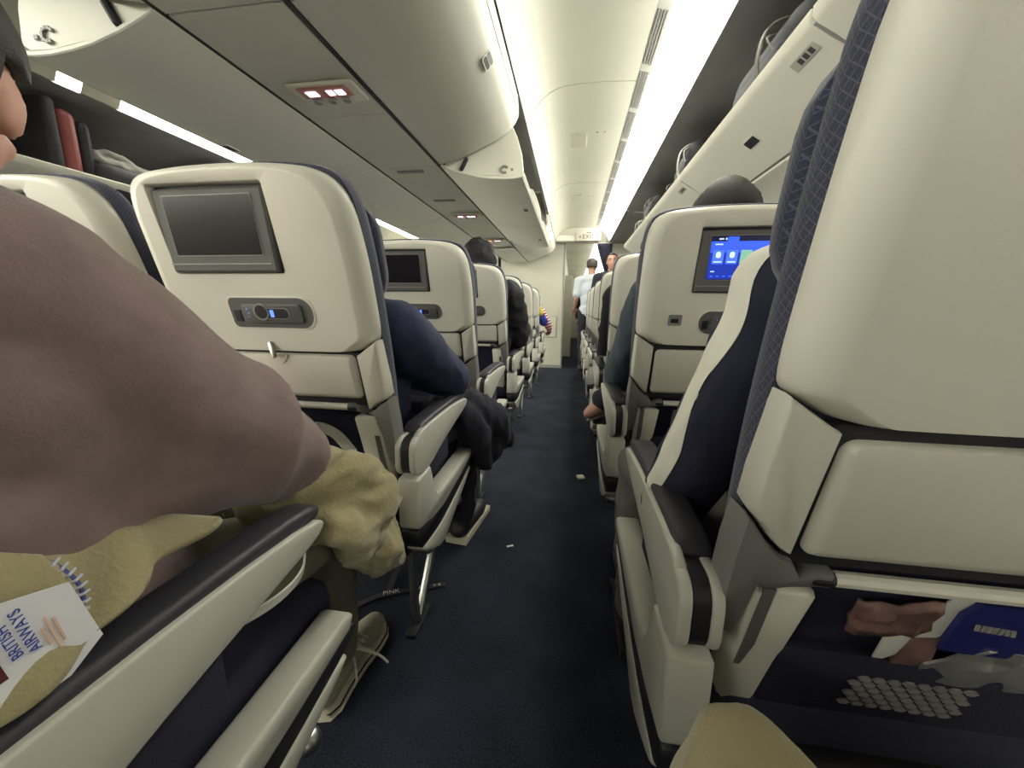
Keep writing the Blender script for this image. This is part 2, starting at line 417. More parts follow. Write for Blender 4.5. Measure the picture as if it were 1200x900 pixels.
# ceiling: arched panels over each aisle with an open joint between neighbours
CP = [(-.301, 1.981), (-.285, 2.012), (-.262, 2.046), (-.235, 2.078), (-.205, 2.106), (-.17, 2.13), (-.13, 2.147), (-.08, 2.158), (0, 2.163), (.08, 2.164), (.18, 2.162), (.288, 2.157)]
def thick(pts, t): return pts + [(p[0], p[1] + t) for p in reversed(pts)]
bm = NB(); box(bm, -3.9, 2.1, Y0, 14, 2.34, 2.38); ceil = struct(obj('ceiling', bm, M['panel']))
seams = [-6.0, -4.4, -2.7, -1.05, .68, 2.4, 4.1, 6.2]
for flip in (0, 1):
    prof = mirx(CP) if flip else CP
    for a, b in zip(seams, seams[1:]):
        bm = NB(); prism(bm, thick(prof, .015), 'y', a + .004, b - .004, ang=60); obj('ceiling_panel', bm, M['panel'], ceil, smooth=40)
    bm = NB(); prism(bm, [(p[0], p[1] + .022) for p in prof] + [(p[0], p[1] + .03) for p in reversed(prof)], 'y', Y0, 6.2); obj('joint_backing', bm, M['mid'], ceil)
# raised hatches and small screws on the panels
def hatch(x0, x1, y0, y1, z):
    bm = NB(); box(bm, x0, x1, y0, y1, z + .0015, z + .006, .001, 1); obj('access_hatch', bm, M['panel'], ceil)
hatch(-.10, .02, .82, 1.25, 2.156); hatch(-.06, .05, 3.0, 3.25, 2.157); hatch(-.06, .05, 4.5, 4.75, 2.157)
bm = NB()
for y in (3.0, 4.55):
    for x in (.12, .17): box(bm, x - .007, x + .007, y, y + .015, 2.1605, 2.165)
obj('panel_clip', bm, M['mid'], ceil)

# cove light strips: slotted air grille + glowing lens
def light_run(y0, y1, flip, label, name='cove_light', x0=.30, zz=0.0):
    f = (lambda p: 2 * CC - p) if flip else (lambda p: p)
    t = thing(name, label, 'light', (f(.4), y0, 2.0))
    def sh(bm):
        bmesh.ops.translate(bm, verts=bm.verts[:], vec=-Vector(t.location)); return bm
    lens = [(f(.345), 2.142 + zz), (f(.40), 2.115 + zz), (f(.45), 2.06 + zz), (f(.498), 1.975 + zz), (f(.506), 1.98 + zz), (f(.46), 2.075 + zz), (f(.405), 2.13 + zz), (f(.347), 2.155 + zz)]
    bm = NB(); prism(bm, lens, 'y', y0, y1, ang=80); obj('light_lens', sh(bm), M['strip'], t)
    bm = NB(); prism(bm, [(f(.289), 2.157 + zz), (f(.345), 2.142 + zz), (f(.345), 2.16 + zz), (f(.289), 2.17 + zz)], 'y', y0, y1); obj('air_grille', sh(bm), M['white'], t)
    if not flip:
        y = y0 + .05; 
        while y < y1 - .3:
            bm = NB()
            for k in range(4):
                x = .297 + k * .0115; z = 2.1545 - k * .0031 + zz
                box(bm, x, x + .0055, y, y + .36, z - .003, z + .003)
            obj('grille_slot', sh(bm), M['mid'], t); y += .42
    return t
light_run(1.0, 6.2, 0, 'long glowing white cove light right of the aisle ceiling')
light_run(-5.9, -1.9, 0, 'unseen rear stretch of the cove light, added behind the camera')  # added to light the rear-facing shells; gap ahead dims the near seats
light_run(1.82, 6.2, 1, 'glowing cove light over the other aisle at far left', zz=-.07)
light_run(1.575, 1.665, 1, 'short lit piece of cove lens over the other aisle at far left', zz=-.07)
light_run(-5.9, .6, 1, 'rear run of the far cove light, behind the sweater passenger', zz=-.07)
for a_, b_ in ((.6, 1.575), (1.665, 1.82)):
    bm = NB(); prism(bm, [(2 * CC - p[0], p[1] - .07) for p in [(.289, 2.157), (.345, 2.142), (.40, 2.115), (.45, 2.06), (.498, 1.975), (.506, 1.98), (.46, 2.075), (.405, 2.13), (.347, 2.155)]], 'y', a_, b_, ang=80); obj('cove_cover', bm, M['panel'], ceil)

# ---- overhead bins of the middle block
CLOSED = [(-.302, 1.885), (-.320, 1.850), (-.345, 1.822), (-.41, 1.783), (-.498, 1.745), (-.602, 1.704), (-.715, 1.682)]
OPENP = [(-.715, 1.678), (-.66, 1.657), (-.603, 1.639), (-.512, 1.617), (-.445, 1.608), (-.378, 1.603), (-.32, 1.604), (-.281, 1.611), (-.268, 1.627)]
def offset_line(pts, t):
    out = []
    for i, p in enumerate(pts):
        a = Vector(pts[max(i - 1, 0)]); b = Vector(pts[min(i + 1, len(pts) - 1)]); d = (b - a).normalized()
        out.append((p[0] - d.y * t, p[1] + d.x * t))
    return out
def shell(bm, pts, t, y0, y1, r=.003):
    q = offset_line(pts, t); prism(bm, list(pts) + q[::-1], 'y', y0, y1, r, 1, 50)
def latch(parent, c, n, dy=.04, h=.022, m='mid'):
    """recessed paddle latch; c centre, n outward normal in xz"""
    n = Vector((n[0], 0, n[1])).normalized(); up = Vector((-n.z, 0, n.x)); c = Vector(c)
    def plate(y0, y1, u0, u1, r, d0, d1, name, mm, par):
        bm = NB(); L = rpoly(y0, y1, u0, u1, r, 4)
        A = [bm.verts.new(c + Vector((0, p[0], 0)) + up * p[1] + n * d0) for p in L]; B = [bm.verts.new(c + Vector((0, p[0], 0)) + up * p[1] + n * d1) for p in L]
        bm.faces.new(A); bm.faces.new(B)
        for q in range(len(L)): bm.faces.new((A[q], B[q], B[(q + 1) % len(L)], A[(q + 1) % len(L)]))
        return obj(name, bm, M[mm], par)
    a = plate(-dy, dy, -h, h, h * .6, -.006, .002, 'latch', 'white', parent)
    plate(-dy * .84, dy * .84, h * .08, h * .8, h * .4, 0, .0028, 'latch_paddle', m, a)
    plate(-dy * .84, dy * .84, -h * .8, -h * .02, h * .4, 0, .0024, 'latch_recess', 'grey' if m == 'mid' else 'dark', a)
def bin_closed(y0, y1, flip, label):
    F = (lambda p: mirx(p)) if flip else (lambda p: list(p))
    s = -1 if flip else 1
    t = thing('overhead_bin', label, 'luggage bin')
    bm = NB(); shell(bm, F(CLOSED), .016 * (-s), y0 + .004, y1 - .004); obj('bin_door', bm, M['bin'], t, 40)
    top = F([(-.302, 1.890), (-.308, 1.978), (-.33, 1.978), (-.33, 1.890)])
    bm = NB(); prism(bm, top, 'y', y0, y1); obj('bin_header', bm, M['white'], t)
    for yy in (y0 + .02, y1 - .03):
        bm = NB(); prism(bm, F([(-.33, 1.88), (-.36, 1.84), (-.5, 1.765), (-.70, 1.70), (-.80, 1.72), (-.80, 2.2), (-.36, 2.2)]), 'y', yy, yy + .012); obj('end_wall', bm, M['binin'], t)
    c = F([(-.339, 1.829)])[0]; latch(t, (c[0], (y0 + y1) / 2, c[1]), (s * .75, -.66))
    return t
def bin_open(y0, y1, flip, label):
    F = (lambda p: mirx(p)) if flip else (lambda p: list(p))
    s = -1 if flip else 1
    t = thing('overhead_bin', label, 'luggage bin')
    bm = NB(); shell(bm, F(OPENP), .014 * s, y0 + .004, y1 - .004); obj('bucket_shell', bm, M['bin'], t, 40)
    ew = F([(-.69, 1.683), (-.603, 1.655), (-.512, 1.633), (-.378, 1.619), (-.30, 1.622), (-.276, 1.64), (-.285, 1.72), (-.31, 1.80), (-.345, 1.87), (-.50, 1.92), (-.66, 1.92)])
    for yy in (y0 + .012, y1 - .024):
        bm = NB(); prism(bm, ew, 'y', yy, yy + .012, .003, 1); obj('end_wall', bm, M['bin'], t)
    bm = NB(); prism(bm, F([(-.30, 1.985), (-.31, 2.2), (-.80, 2.2), (-.80, 1.70), (-.78, 1.70), (-.78, 2.17), (-.33, 2.17), (-.33, 1.985)]), 'y', y0, y1); obj('bin_lining', bm, M['binin'], t)
    a = F([(-.63, 1.668)])[0]; b = F([(-.655, 1.70)])[0]
    bm = NB(); tube(bm, [(F([(-.60, 1.66)])[0][0], y0 + .006, 1.66), (F([(-.575, 1.70)])[0][0], y0 + .006, 1.705)], .011, 8); obj('hinge_strut', bm, M['black'], t)
    cx = F([(-.375, 1.655)])[0][0]
    bm = NB()
    for k in range(9):
        an = math.radians(40 + k * 31); box(bm, cx + .018 * math.cos(an) - .004, cx + .018 * math.cos(an) + .004, y0 + .004, y0 + .012, 1.652 + .016 * math.sin(an) - .004, 1.652 + .016 * math.sin(an) + .004)
    box(bm, cx + .04 * s - .006, cx + .04 * s + .006, y0 + .006, y0 + .012, 1.645, 1.655)
    obj('hinge_mount', bm, M['mid'], t)
    c = F([(-.335, 1.6025)])[0]; latch(t, (c[0], (y0 + y1) / 2 + .05, c[1] - .002), (s * .05, -1), .035, .016, 'dark')
    return t
bin_closed(-5.6, -.1, 0, 'closed cream overhead bin above the aisle behind the camera')
bin_closed(-5.6, -.3, 1, 'closed bin above the other aisle behind the camera')
bin_closed(-.1, 1.0, 0, 'closed cream overhead bin at the very top of the frame')
bin_closed(1.0, 2.1, 0, 'closed cream overhead bin with grey latch left of aisle ceiling')
bin_open(2.1, 3.25, 0, 'open dropped cream bin just past the closed bin, pale end wall showing')
bin_open(3.25, 4.35, 0, 'open dropped cream bin nearest the bulkhead on the left')
bin_closed(4.5, 6.2, 0, 'closed overhead bin tucked behind the open bins by the bulkhead')
bin_open(.97, 2.08, 1, 'open dropped bin at the top left corner, its curved rim showing')
bin_open(2.08, 3.2, 1, 'middle dropped bin of the far side of the centre row')
bin_open(3.2, 4.35, 1, 'farthest dropped bin on the far side of the centre row')
bin_closed(-.3, .97, 1, 'closed bin at the top left, nearer than the dropped ones')

# passenger service channel under the middle bins
t = struct(thing('trim_1', '', '')); del t['label']; del t['category']
y = -5.6
while y < 4.7:
    bm = NB(); box(bm, -1.062, -.728, y + .002, y + .548, 1.68, 1.70, .003, 1); obj('service_panel', bm, M['psu'], t); y += .55
bm = NB(); box(bm, -1.075, -.712, -5.6, 4.75, 1.703, 1.72); obj('dark_channel', bm, M['dark'], t)
for a_, b_ in ((-1.0715, -1.0615), (-.7285, -.7145)):
    bm = NB(); box(bm, a_, b_, -5.6, 6.3, 1.679, 1.7035); obj('gap_shade_strip', bm, M['dark'], t)  # dark strip added so the lit hinge gap looks shaded
bm = NB(); box(bm, -1.075, -.712, 4.75, 6.3, 1.68, 1.70); obj('plain_panel', bm, M['psu'], t)
def psu(y, label, kind):
    u = thing('service_unit', label, 'reading light', (-.85, y, 1.678), 'lit service units under the middle bins')
    bm = NB(); box(bm, -.13, .11, -.06, .06, -.012, .0, .008, 2); obj('unit_housing', bm, M['psu'], u)
    for k in range(3):
        bm = NB(); bmesh.ops.create_cone(bm, cap_ends=True, segments=14, radius1=.014, radius2=.018, depth=.01, matrix=Matrix.Translation((-.07 + .055 * k, .032, -.016))); obj('light_socket', bm, M['mid'], u)
    bm = NB(); box(bm, -.10, .08, -.05, .012, -.018, -.01, .004, 1); obj('sign_window', bm, M['red_dim'], u)
    cols = {'pink': ('red_lit', 'red_lit'), 'amber': ('amber', 'red_lit')}[kind]
    for (xa, xb, c) in ((-.075, -.035, cols[0]), (0.0, .025, cols[1]), (.032, .062, cols[1])):
        bm = NB(); box(bm, xa, xb, -.035, -.005, -.021, -.017, .003, 1); obj('lit_symbol', bm, M[c], u)
psu(1.37, 'lit pink signs on the service unit above the nearest left screen', 'pink')
psu(3.15, 'second lit service unit along the left channel, pink signs', 'pink')
psu(4.25, 'farthest lit service unit by the bulkhead, amber and pink signs', 'amber')
# slim vent slots across the channel
for y in (2.15, 2.72):
    bm = NB(); box(bm, -.98, -.83, y, y + .035, 1.674, 1.684, .006, 2); o = obj('vent_slot', bm, M['mid'], t)

# ---- side bins (all open): right of our aisle, and mirrored over the far aisle
BUCK = [(.503, 1.625), (.505, 1.602), (.515, 1.59), (.56, 1.563), (.62, 1.522), (.70, 1.476)]
def bin_side(y0, y1, flip, label, dz=0.0):
    F = (lambda p: [(q[0], q[1] - .07) for q in mirx(p)]) if flip else (lambda p: list(p))
    s = -1 if flip else 1
    t = thing('overhead_bin', label, 'luggage bin')
    bm = NB(); shell(bm, F(BUCK), .014 * s, y0 + .004, y1 - .004); obj('bucket_shell', bm, M['bin'], t, 40)
    bm = NB(); prism(bm, F([(.52, 1.60), (.70, 1.495), (1.12, 1.495), (1.12, 1.48), (.70, 1.478), (.515, 1.592)]), 'y', y0, y1); obj('bucket_floor', bm, M['binin'], t)
    ew = F(smooth_poly([(.515, 1.60), (.70, 1.50), (1.1, 1.50), (1.1, 1.80), (.86, 1.84), (.68, 1.78), (.545, 1.69)], 2))
    for yy in (y0 + .01, y1 - .024):
        bm = NB(); prism(bm, ew, 'y', yy, yy + .014, .003, 1); obj('end_wall', bm, M['bin'], t)
    bm = NB(); prism(bm, F([(.506, 1.972), (.56, 1.95), (.62, 1.955), (1.05, 1.90), (1.13, 1.75), (1.13, 1.48), (1.15, 1.48), (1.15, 1.8), (1.06, 1.93), (.62, 1.99), (.506, 1.985)]), 'y', y0, y1); obj('bin_lining', bm, M['binin'], t)
    c = F([(.60, 1.5375)])[0]
    nrm = Vector((-.56 * s, 0, -.83)); up = Vector((.83 * s, 0, -.56))
    bm = NB(); obox(bm, (c[0], (y0 + y1) / 2 - .05, c[1]), (0, .045, 0), up * .022, nrm * .003, .003, 1); a = obj('latch', bm, M['white'], t)
    bm = NB(); obox(bm, Vector((c[0], (y0 + y1) / 2 - .05, c[1])) + nrm * .003, (0, .036, 0), up * .016, nrm * .002, .003, 1); obj('latch_recess', bm, M['dark'], a)
    c = F([(.545, 1.573)])[0]
    bm = NB(); obox(bm, (c[0], y0 + .09, c[1]), (0, .05, 0), up * .014, nrm * .002, .001, 1); a = obj('placard', bm, M['label'], t)
    for k in range(3):
        bm = NB(); obox(bm, Vector((c[0], y0 + .06 + .022 * k, c[1])) + nrm * .002, (0, .007, 0), up * .008, nrm * .001); obj('row_mark', bm, M['ink'], a)
    return t
bin_side(-5.6, 0.0, 0, 'open bin behind the camera over the right seats')
bin_side(-5.6, .9, 1, 'open bin behind the camera over the far left seats')
bin_side(0.0, 1.1, 0, 'open side bin nearest, at the top right of the picture')
bin_side(1.1, 2.2, 0, 'open side bin with dark latch above the cap wearer')
bin_side(2.2, 3.1, 0, 'third open side bin on the right, counting from the camera')
bin_side(3.1, 4.37, 0, 'farthest open side bin on the right, near the curtain')
for a, b, l in ((.9, 2.0, 'open far bin at left edge holding a red case'), (2.0, 3.1, 'open far bin at left holding a grey bag'), (3.1, 4.3, 'farthest open bin across the other aisle')):
    bin_side(a, b, 1, l)
for flip in (0, 1):
    F = (lambda p: mirx(p)) if flip else (lambda p: list(p))
    tr = struct(thing('trim_%d' % (2 + flip), '', '')); del tr['label']; del tr['category']
    y = -5.4
    while y < 4.5:
        bm = NB(); prism(bm, F([(.713, 1.470), (1.32, 1.452), (1.32, 1.47), (.713, 1.485)]), 'y', y + .002, y + .698, .003, 1); obj('service_panel', bm, M['bin'], tr); y += .7
    bm = NB(); prism(bm, F([(1.32, 1.452), (1.5, 1.43), (1.68, 1.39), (1.74, 1.375), (1.74, 1.39), (1.70, 1.42), (1.5, 1.47), (1.32, 1.49)]), 'y', -5.9, 6.3); obj('side_panel', bm, M['panel'], tr)
    wl = thing('unseen_fill_light', 'wash light, added unseen, along the %s cabin wall under the bins' % ('far left' if flip else 'right'), 'light')
    bm = NB(); prism(bm, F([(1.745, 1.36), (1.755, 1.36), (1.74, 1.24), (1.73, 1.24)]), 'y', -5.9, 6.2); obj('light_lens', bm, M['fill_left' if flip else 'fill'], wl)  # unseen strip added to brighten bin undersides and buckets
# closed end of the right run
bm = NB(); prism(bm, [(.508, 1.972), (.62, 1.945), (1.4, 1.925), (1.4, 2.2), (.53, 2.2)], 'y', 4.40, 6.3); struct(obj('trim_4', bm, M['binin']))

# ---- forward bulkheads, lintel and the lit passage beyond
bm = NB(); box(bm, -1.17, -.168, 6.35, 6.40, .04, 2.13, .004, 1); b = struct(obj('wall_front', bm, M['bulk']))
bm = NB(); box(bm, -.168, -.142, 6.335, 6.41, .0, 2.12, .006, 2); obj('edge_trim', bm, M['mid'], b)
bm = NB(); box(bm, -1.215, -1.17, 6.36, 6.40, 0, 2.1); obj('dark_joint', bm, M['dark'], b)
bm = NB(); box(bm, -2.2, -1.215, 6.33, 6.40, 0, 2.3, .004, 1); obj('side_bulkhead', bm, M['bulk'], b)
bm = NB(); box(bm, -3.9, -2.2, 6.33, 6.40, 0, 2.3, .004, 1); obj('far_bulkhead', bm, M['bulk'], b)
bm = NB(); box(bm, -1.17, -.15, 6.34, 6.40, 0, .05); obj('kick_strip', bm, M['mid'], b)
bm = NB(); prism(bm, rpoly(-.52, -.245, .50, .845, .01, 3), 'y', 6.343, 6.352, .002, 1); p = obj('panel_surround', bm, M['mid'], b)
bm = NB(); prism(bm, rpoly(-.51, -.255, .51, .835, .01, 3), 'y', 6.339, 6.35, .002, 1); obj('panel_face', bm, M['bulk'], p)
bm = NB(); box(bm, .56, 2.1, 6.35, 6.40, 0, 2.34, .004, 1); b2 = struct(obj('wall_right_front', bm, M['bulk']))
bm = NB(); box(bm, .56, 1.4, 6.32, 6.35, 1.70, 2.0, .004, 1); obj('closet_header', bm, M['bin'], b2)
bm = NB(); box(bm, .545, 1.4, 6.325, 6.345, 1.955, 1.975); obj('dark_joint', bm, M['dark'], b2)
# lintel with its lower lip
bm = NB(); box(bm, -.31, .35, 6.2, 6.42, 2.06, 2.30, .006, 2); ln = struct(obj('trim_5', bm, M['panel']))
bm = NB(); box(bm, -.30, .02, 6.21, 6.40, 1.985, 2.065, .004, 1); obj('lintel_face', bm, M['bin'], ln)
bm = NB(); box(bm, -.30, .35, 6.20, 6.46, 1.968, 1.99, .006, 2); obj('lintel_lip', bm, M['panel'], ln)
# exit sign
es = thing('exit_sign', 'small cream illuminated sign reading EXIT on the lintel', 'sign', (.19, 6.19, 2.03))
bm = NB(); box(bm, -.18, .18, -.02, .018, -.06, .07, .006, 2); obj('sign_box', bm, M['panel'], es)
bm = NB(); box(bm, -.155, .155, -.024, -.018, -.045, .035, .004, 1); obj('sign_face', bm, M['label'], es)
text_mesh('lettering', 'EXIT', .088, M['red_ink'], es, basis((0, -.0255, -.005), (1, 0, 0), (0, 0, 1)))
for s in (-1, 1):
    bm = NB(); prism(bm, [(s * .14, -.005), (s * .112, .012), (s * .112, -.022)], 'y', -.027, -.022); obj('arrow', bm, M['red_ink'], es)
bm = NB(); box(bm, -.03, .05, -.023, -.02, .048, .058); obj('red_line', bm, M['red_ink'], es)
# passage
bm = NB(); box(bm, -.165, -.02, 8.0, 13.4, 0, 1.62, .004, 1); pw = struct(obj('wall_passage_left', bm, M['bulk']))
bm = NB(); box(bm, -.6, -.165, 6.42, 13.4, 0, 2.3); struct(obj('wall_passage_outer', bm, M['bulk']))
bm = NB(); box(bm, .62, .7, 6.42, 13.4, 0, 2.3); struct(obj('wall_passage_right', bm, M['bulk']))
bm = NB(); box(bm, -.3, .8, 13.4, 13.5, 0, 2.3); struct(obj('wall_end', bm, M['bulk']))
bm = NB()
y = 6.46; pc = struct(bpy.data.objects.new('ceiling_passage', None)); COL.objects.link(pc)
while y < 13.3:
    bm = NB(); box(bm, -.165, .30, y + .004, y + 1.15, 2.03, 2.06, .01, 2); obj('ceiling_panel', bm, M['panel'], pc); y += 1.16
t = thing('cove_light', 'slanting white glow beyond the exit sign, left of the curtain', 'light', (.4, 6.5, 1.9))
bm = NB(); prism(bm, [(-.10, .09), (.03, -.08), (.13, -.32), (.15, -.30), (.05, -.05), (-.08, .11)], 'y', 0.0, 6.8, ang=80); obj('light_lens', bm, M['strip_far'], t)
# curtain gathered to the right of the passage opening
def curtain():
    bm = NB(); rows = []
    for j in range(19):
        v = j / 18; z = 1.945 - v * .62
        xl = .33 + .21 * v ** 1.15; xr = .56
        row = []
        for i in range(41):
            u = i / 40; x = xl + (xr - xl) * u
            y = 6.30 + .018 * math.sin(u * 8 * 2 * math.pi + v * 1.5) - .01 * v
            row.append((x, y, z))
        rows.append(row)
    A = [[bm.verts.new(p) for p in r] for r in rows]; B = [[bm.verts.new((p[0], p[1] + .006, p[2])) for p in r] for r in rows]
    for j in range(18):
        for i in range(40):
            bm.faces.new((A[j][i], A[j][i + 1], A[j + 1][i + 1], A[j + 1][i])); bm.faces.new((B[j][i], B[j + 1][i], B[j + 1][i + 1], B[j][i + 1]))
    for j in range(18):
        for i in (0, 40): bm.faces.new((A[j][i], A[j + 1][i], B[j + 1][i], B[j][i]))
    for i in range(40):
        for j in (0, 18): bm.faces.new((A[j][i], A[j][i + 1], B[j][i + 1], B[j][i]))
    return bm
t = thing('curtain', 'dark navy curtain drawn aside to the right of the exit sign', 'curtain')
obj('curtain_cloth', curtain(), M['curtain'], t, 180)
bm = NB(); tube(bm, [(.30, 6.30, 1.955), (.60, 6.30, 1.955)], .008); obj('curtain_rail', bm, M['mid'], t)

# ================================================================== seats
SHELL = smooth_poly([(-.165, .856), (-.185, .858), (-.212, .874), (-.230, .884), (-.2345, .90), (-.236, .95), (-.236, 1.07), (-.233, 1.155), (-.208, 1.192), (-.12, 1.202), (0, 1.205), (.10, 1.202), (.185, 1.190), (.226, 1.148), (.236, 1.06), (.236, .95), (.2345, .90), (.230, .884), (.212, .874), (.185, .858), (.165, .856)], 2)
BOLST = smooth_poly([(-.20, .50), (-.212, .50), (-.222, .62), (-.236, .80), (-.240, .95), (-.240, 1.08), (-.237, 1.163), (-.212, 1.200), (-.10, 1.210), (0, 1.212), (.10, 1.210), (.195, 1.199), (.230, 1.158), (.240, 1.07), (.240, .95), (.236, .80), (.222, .62), (.212, .50), (.20, .50)], 2)

def seat_proto(s, sc_off, label, usb=False, hook=True, dz=0.0):
    """s = +1: aisle armrest on the +x side"""
    T = thing('airline_seat', label, 'seat', (0, 0, 0))
    # fabric back with rounded front
    bm = NB(); slab(bm, BOLST, [(.004, .034), (0, .048), (0, .062), (.008, .078), (.03, .090)]); obj('back_upholstery', bm, M['fabric'], T, 50)
    bm = NB(); slab(bm, rpoly(-.236, .236, .955, 1.165, .07, 6), [(.02, .075), (.0, .088), (0, .108), (.03, .132), (.07, .140)]); obj('headrest', bm, M['fabric'], T, 60)
    # moulded rear shell with a recess for the screen
    bx0, bx1, bz0, bz1 = sc_off - .128, sc_off + .128, 1.0 + dz, 1.168 + dz
    bm = NB()
    ZB, ZT = .856, 1.205
    def sring(ins, d):
        return [bm.verts.new(lean(p[0] * (1 - ins / .236), d, ZB + (p[1] - ZB) * (1 - .5 * ins / (ZT - ZB)) + .0004 * ins)) for p in SHELL]
    rings = [sring(*q) for q in ((.006, .05), (0, .034), (.003, .022), (.009, .012), (.016, .0055), (.023, .0015), (.030, -.001), (.034, -.002), (.0355, -.002))]
    n = len(SHELL)
    for a, b in zip(rings, rings[1:]):
        for q in range(n): bm.faces.new((a[q], a[(q + 1) % n], b[(q + 1) % n], b[q]))
    cx, cz = sc_off, (bz0 + bz1) / 2
    hole = rpoly(cx - .122, cx + .122, bz0 + .004, bz1 - .006, .006, 3); hn = len(hole)
    R0_ = [bm.verts.new(lean(p[0], -.002, p[1])) for p in hole]; R1 = [bm.verts.new(lean(p[0], .0, p[1])) for p in inset_poly(hole, .0015)]; R2 = [bm.verts.new(lean(p[0], .022, p[1])) for p in inset_poly(hole, .002)]
    for a, b in ((R0_, R1), (R1, R2)):
        for q in range(hn): bm.faces.new((a[q], a[(q + 1) % hn], b[(q + 1) % hn], b[q]))
    bm.faces.new(R2)
    ee = [bm.edges.get((l[q], l[(q + 1) % len(l)])) for l in (rings[-1], R0_) for q in range(len(l))]
    bmesh.ops.triangle_fill(bm, use_beauty=True, use_dissolve=False, edges=ee)
    obj('rear_shell', bm, M['cream'], T, 50)
    # screen, tilted so its lower edge stands proud
    def tilt(x, d, z): return lean(x, d + (z - bz0) * .10 - .012, z)
    bm = NB(); prism(bm, rpoly(bx0 + .007, bx1 - .007, bz0 + .005, bz1 - .007, .006, 3), 'y', 0, .004)
    for v in bm.verts: v.co = lean(v.co.x, .016 + v.co.y, v.co.z)
    obj('recess_shade', bm, M['dark'], T)  # dark plate puts the shadow around the screen into its colour
    bm = NB(); slab(bm, rpoly(bx0 + .009, bx1 - .013, bz0 + .006, bz1 - .014, .005, 3), [(0, .014), (0, .004), (.003, .001), (.004, .0)], tilt); scr = obj('screen_frame', bm, M['grey'], T)
    bm = NB(); slab(bm, rpoly(sc_off - .097, sc_off + .092, bz0 + .036, bz1 - .026, .002, 2), [(0, .002), (0, -.0015)], tilt); obj('screen_rim', bm, M['mid'], scr)
    bm = NB(); slab(bm, rpoly(sc_off - .0955, sc_off + .0905, bz0 + .0375, bz1 - .0275, .002, 2), [(0, .002), (0, -.0022)], tilt); obj('display', bm, M['screen'], scr)
    bm = NB(); slab(bm, rpoly(bx0 + .012, bx1 - .022, bz0 + .020, bz0 + .0225, .001, 1), [(0, .001), (0, -.002)], tilt); obj('lower_lip', bm, M['mid'], scr)
    # handset in its cradle
    hx = (.02 if s > 0 else .015); z0, z1 = .898 + dz, .958 + dz
    rr = (.012, .028, .028, .012) if s > 0 else (.028, .012, .012, .028)
    bm = NB(); slab(bm, rpoly(hx - .097, hx + .097, z0 - .004, z1 + .004, .01, 6, rr), [(0, .002), (0, -.003), (.002, -.0035)]); cr = obj('handset_cradle', bm, M['cream'], T)
    bm = NB(); slab(bm, rpoly(hx - .093, hx + .093, z0, z1, .01, 6, rr), [(0, .0), (0, -.0045)]); obj('cradle_well', bm, M['grey'], cr)
    bm = NB(); slab(bm, rpoly(hx - .062, hx + .072, z0 + .010, z1 - .012, .008, 4), [(0, -.003), (0, -.009), (.003, -.0105)]); obj('handset', bm, M['grey'], cr)
    bm = NB(); slab(bm, rpoly(hx - .010, hx + .046, z0 + .018, z1 - .020, .0095, 5), [(0, -.009), (0, -.0115)]); obj('handset_rim', bm, M['mid'], cr)
    bm = NB(); slab(bm, rpoly(hx - .008, hx + .044, z0 + .0195, z1 - .0215, .008, 5), [(0, -.009), (0, -.0122)]); obj('handset_window', bm, M['black'], cr)
    bm = NB(); prism(bm, [(hx - .016 + .017 * math.cos(a * math.pi / 8), .930 + dz * 1 + .017 * math.sin(a * math.pi / 8)) for a in range(16)], 'y', 0, .004)
    for v in bm.verts: v.co = lean(v.co.x, v.co.y - .0125, v.co.z)
    obj('handset_dial', bm, M['mid'], cr)
    bm = NB(); prism(bm, [(hx - .016 + .0135 * math.cos(a * math.pi / 8), .930 + dz * 1 + .0135 * math.sin(a * math.pi / 8)) for a in range(16)], 'y', 0, .004)
    for v in bm.verts: v.co = lean(v.co.x, v.co.y - .0135, v.co.z)
    obj('dial_face', bm, M['black'], cr)
    bm = NB(); slab(bm, rpoly(hx + .004, hx + .012, z0 + .022, z1 - .024, .001, 1), [(0, -.009), (0, -.0128)]); obj('blue_indicator', bm, M['blue_lit'], cr)
    bm = NB()
    for k in range(3): slab(bm, rpoly(hx - .0505 + (.003 if k == 1 else 0), hx - .0485 + (.003 if k == 1 else 0), z0 + .020 + k * .008, z0 + .0225 + k * .008, .001, 1), [(0, -.009), (0, -.0108)])
    obj('blue_marks', bm, M['blue_lit'], cr)
    bm = NB(); slab(bm, rpoly(hx - .085, hx - .070, z0 + .012, z1 - .025, .002, 2), [(0, -.003), (0, -.006)]); obj('cradle_release', bm, M['black'], cr)
    if usb:
        bm = NB(); slab(bm, rpoly(-.165 + .004, -.118, .907, .943, .004, 3), [(0, .002), (0, -.003)]); us = obj('usb_surround', bm, M['cream'], T)
        bm = NB(); slab(bm, rpoly(-.157, -.122, .911, .940, .003, 3), [(0, .0), (0, -.0045)]); obj('usb_plate', bm, M['bracket'], us)
        bm = NB(); slab(bm, rpoly(-.150, -.130, .918, .929, .001, 1), [(0, .0), (0, -.0055)]); obj('usb_port', bm, M['black'], us)
    # wings and folded tray
    hz = .70 + dz * 3.2
    for k in (-1, 1):
        pl = [(k * a, b) for a, b in ((.181, .850), (.187, .8535), (.2255, .879), (.2335, .884), (.2345, .870), (.2345, .80), (.233, .758), (.226, .748), (.205, .728 + dz), (.192, .716 + dz), (.184, .714 + dz), (.182, .75))]
        bm = NB(); slab(bm, pl, [(.002, .052), (0, .03), (.001, .012), (.003, .004), (.0045, .0022)]); obj('side_wing', bm, M['cream'], T, 50)
    bm = NB(); slab(bm, rpoly(-.19, .19, .712 + dz * 2.5, .855, .01, 3), [(0, .045), (0, .012)]); obj('tray_well', bm, M['dark'], T)
    bm = NB(); slab(bm, rpoly(-.176, .176, .729 + dz * 2.5, .846 + dz * .5, .012, 4), [(0, .03), (0, .006), (.004, -.001), (.012, -.003)]); tr = obj('tray_table', bm, M['cream_tray'], T, 50)
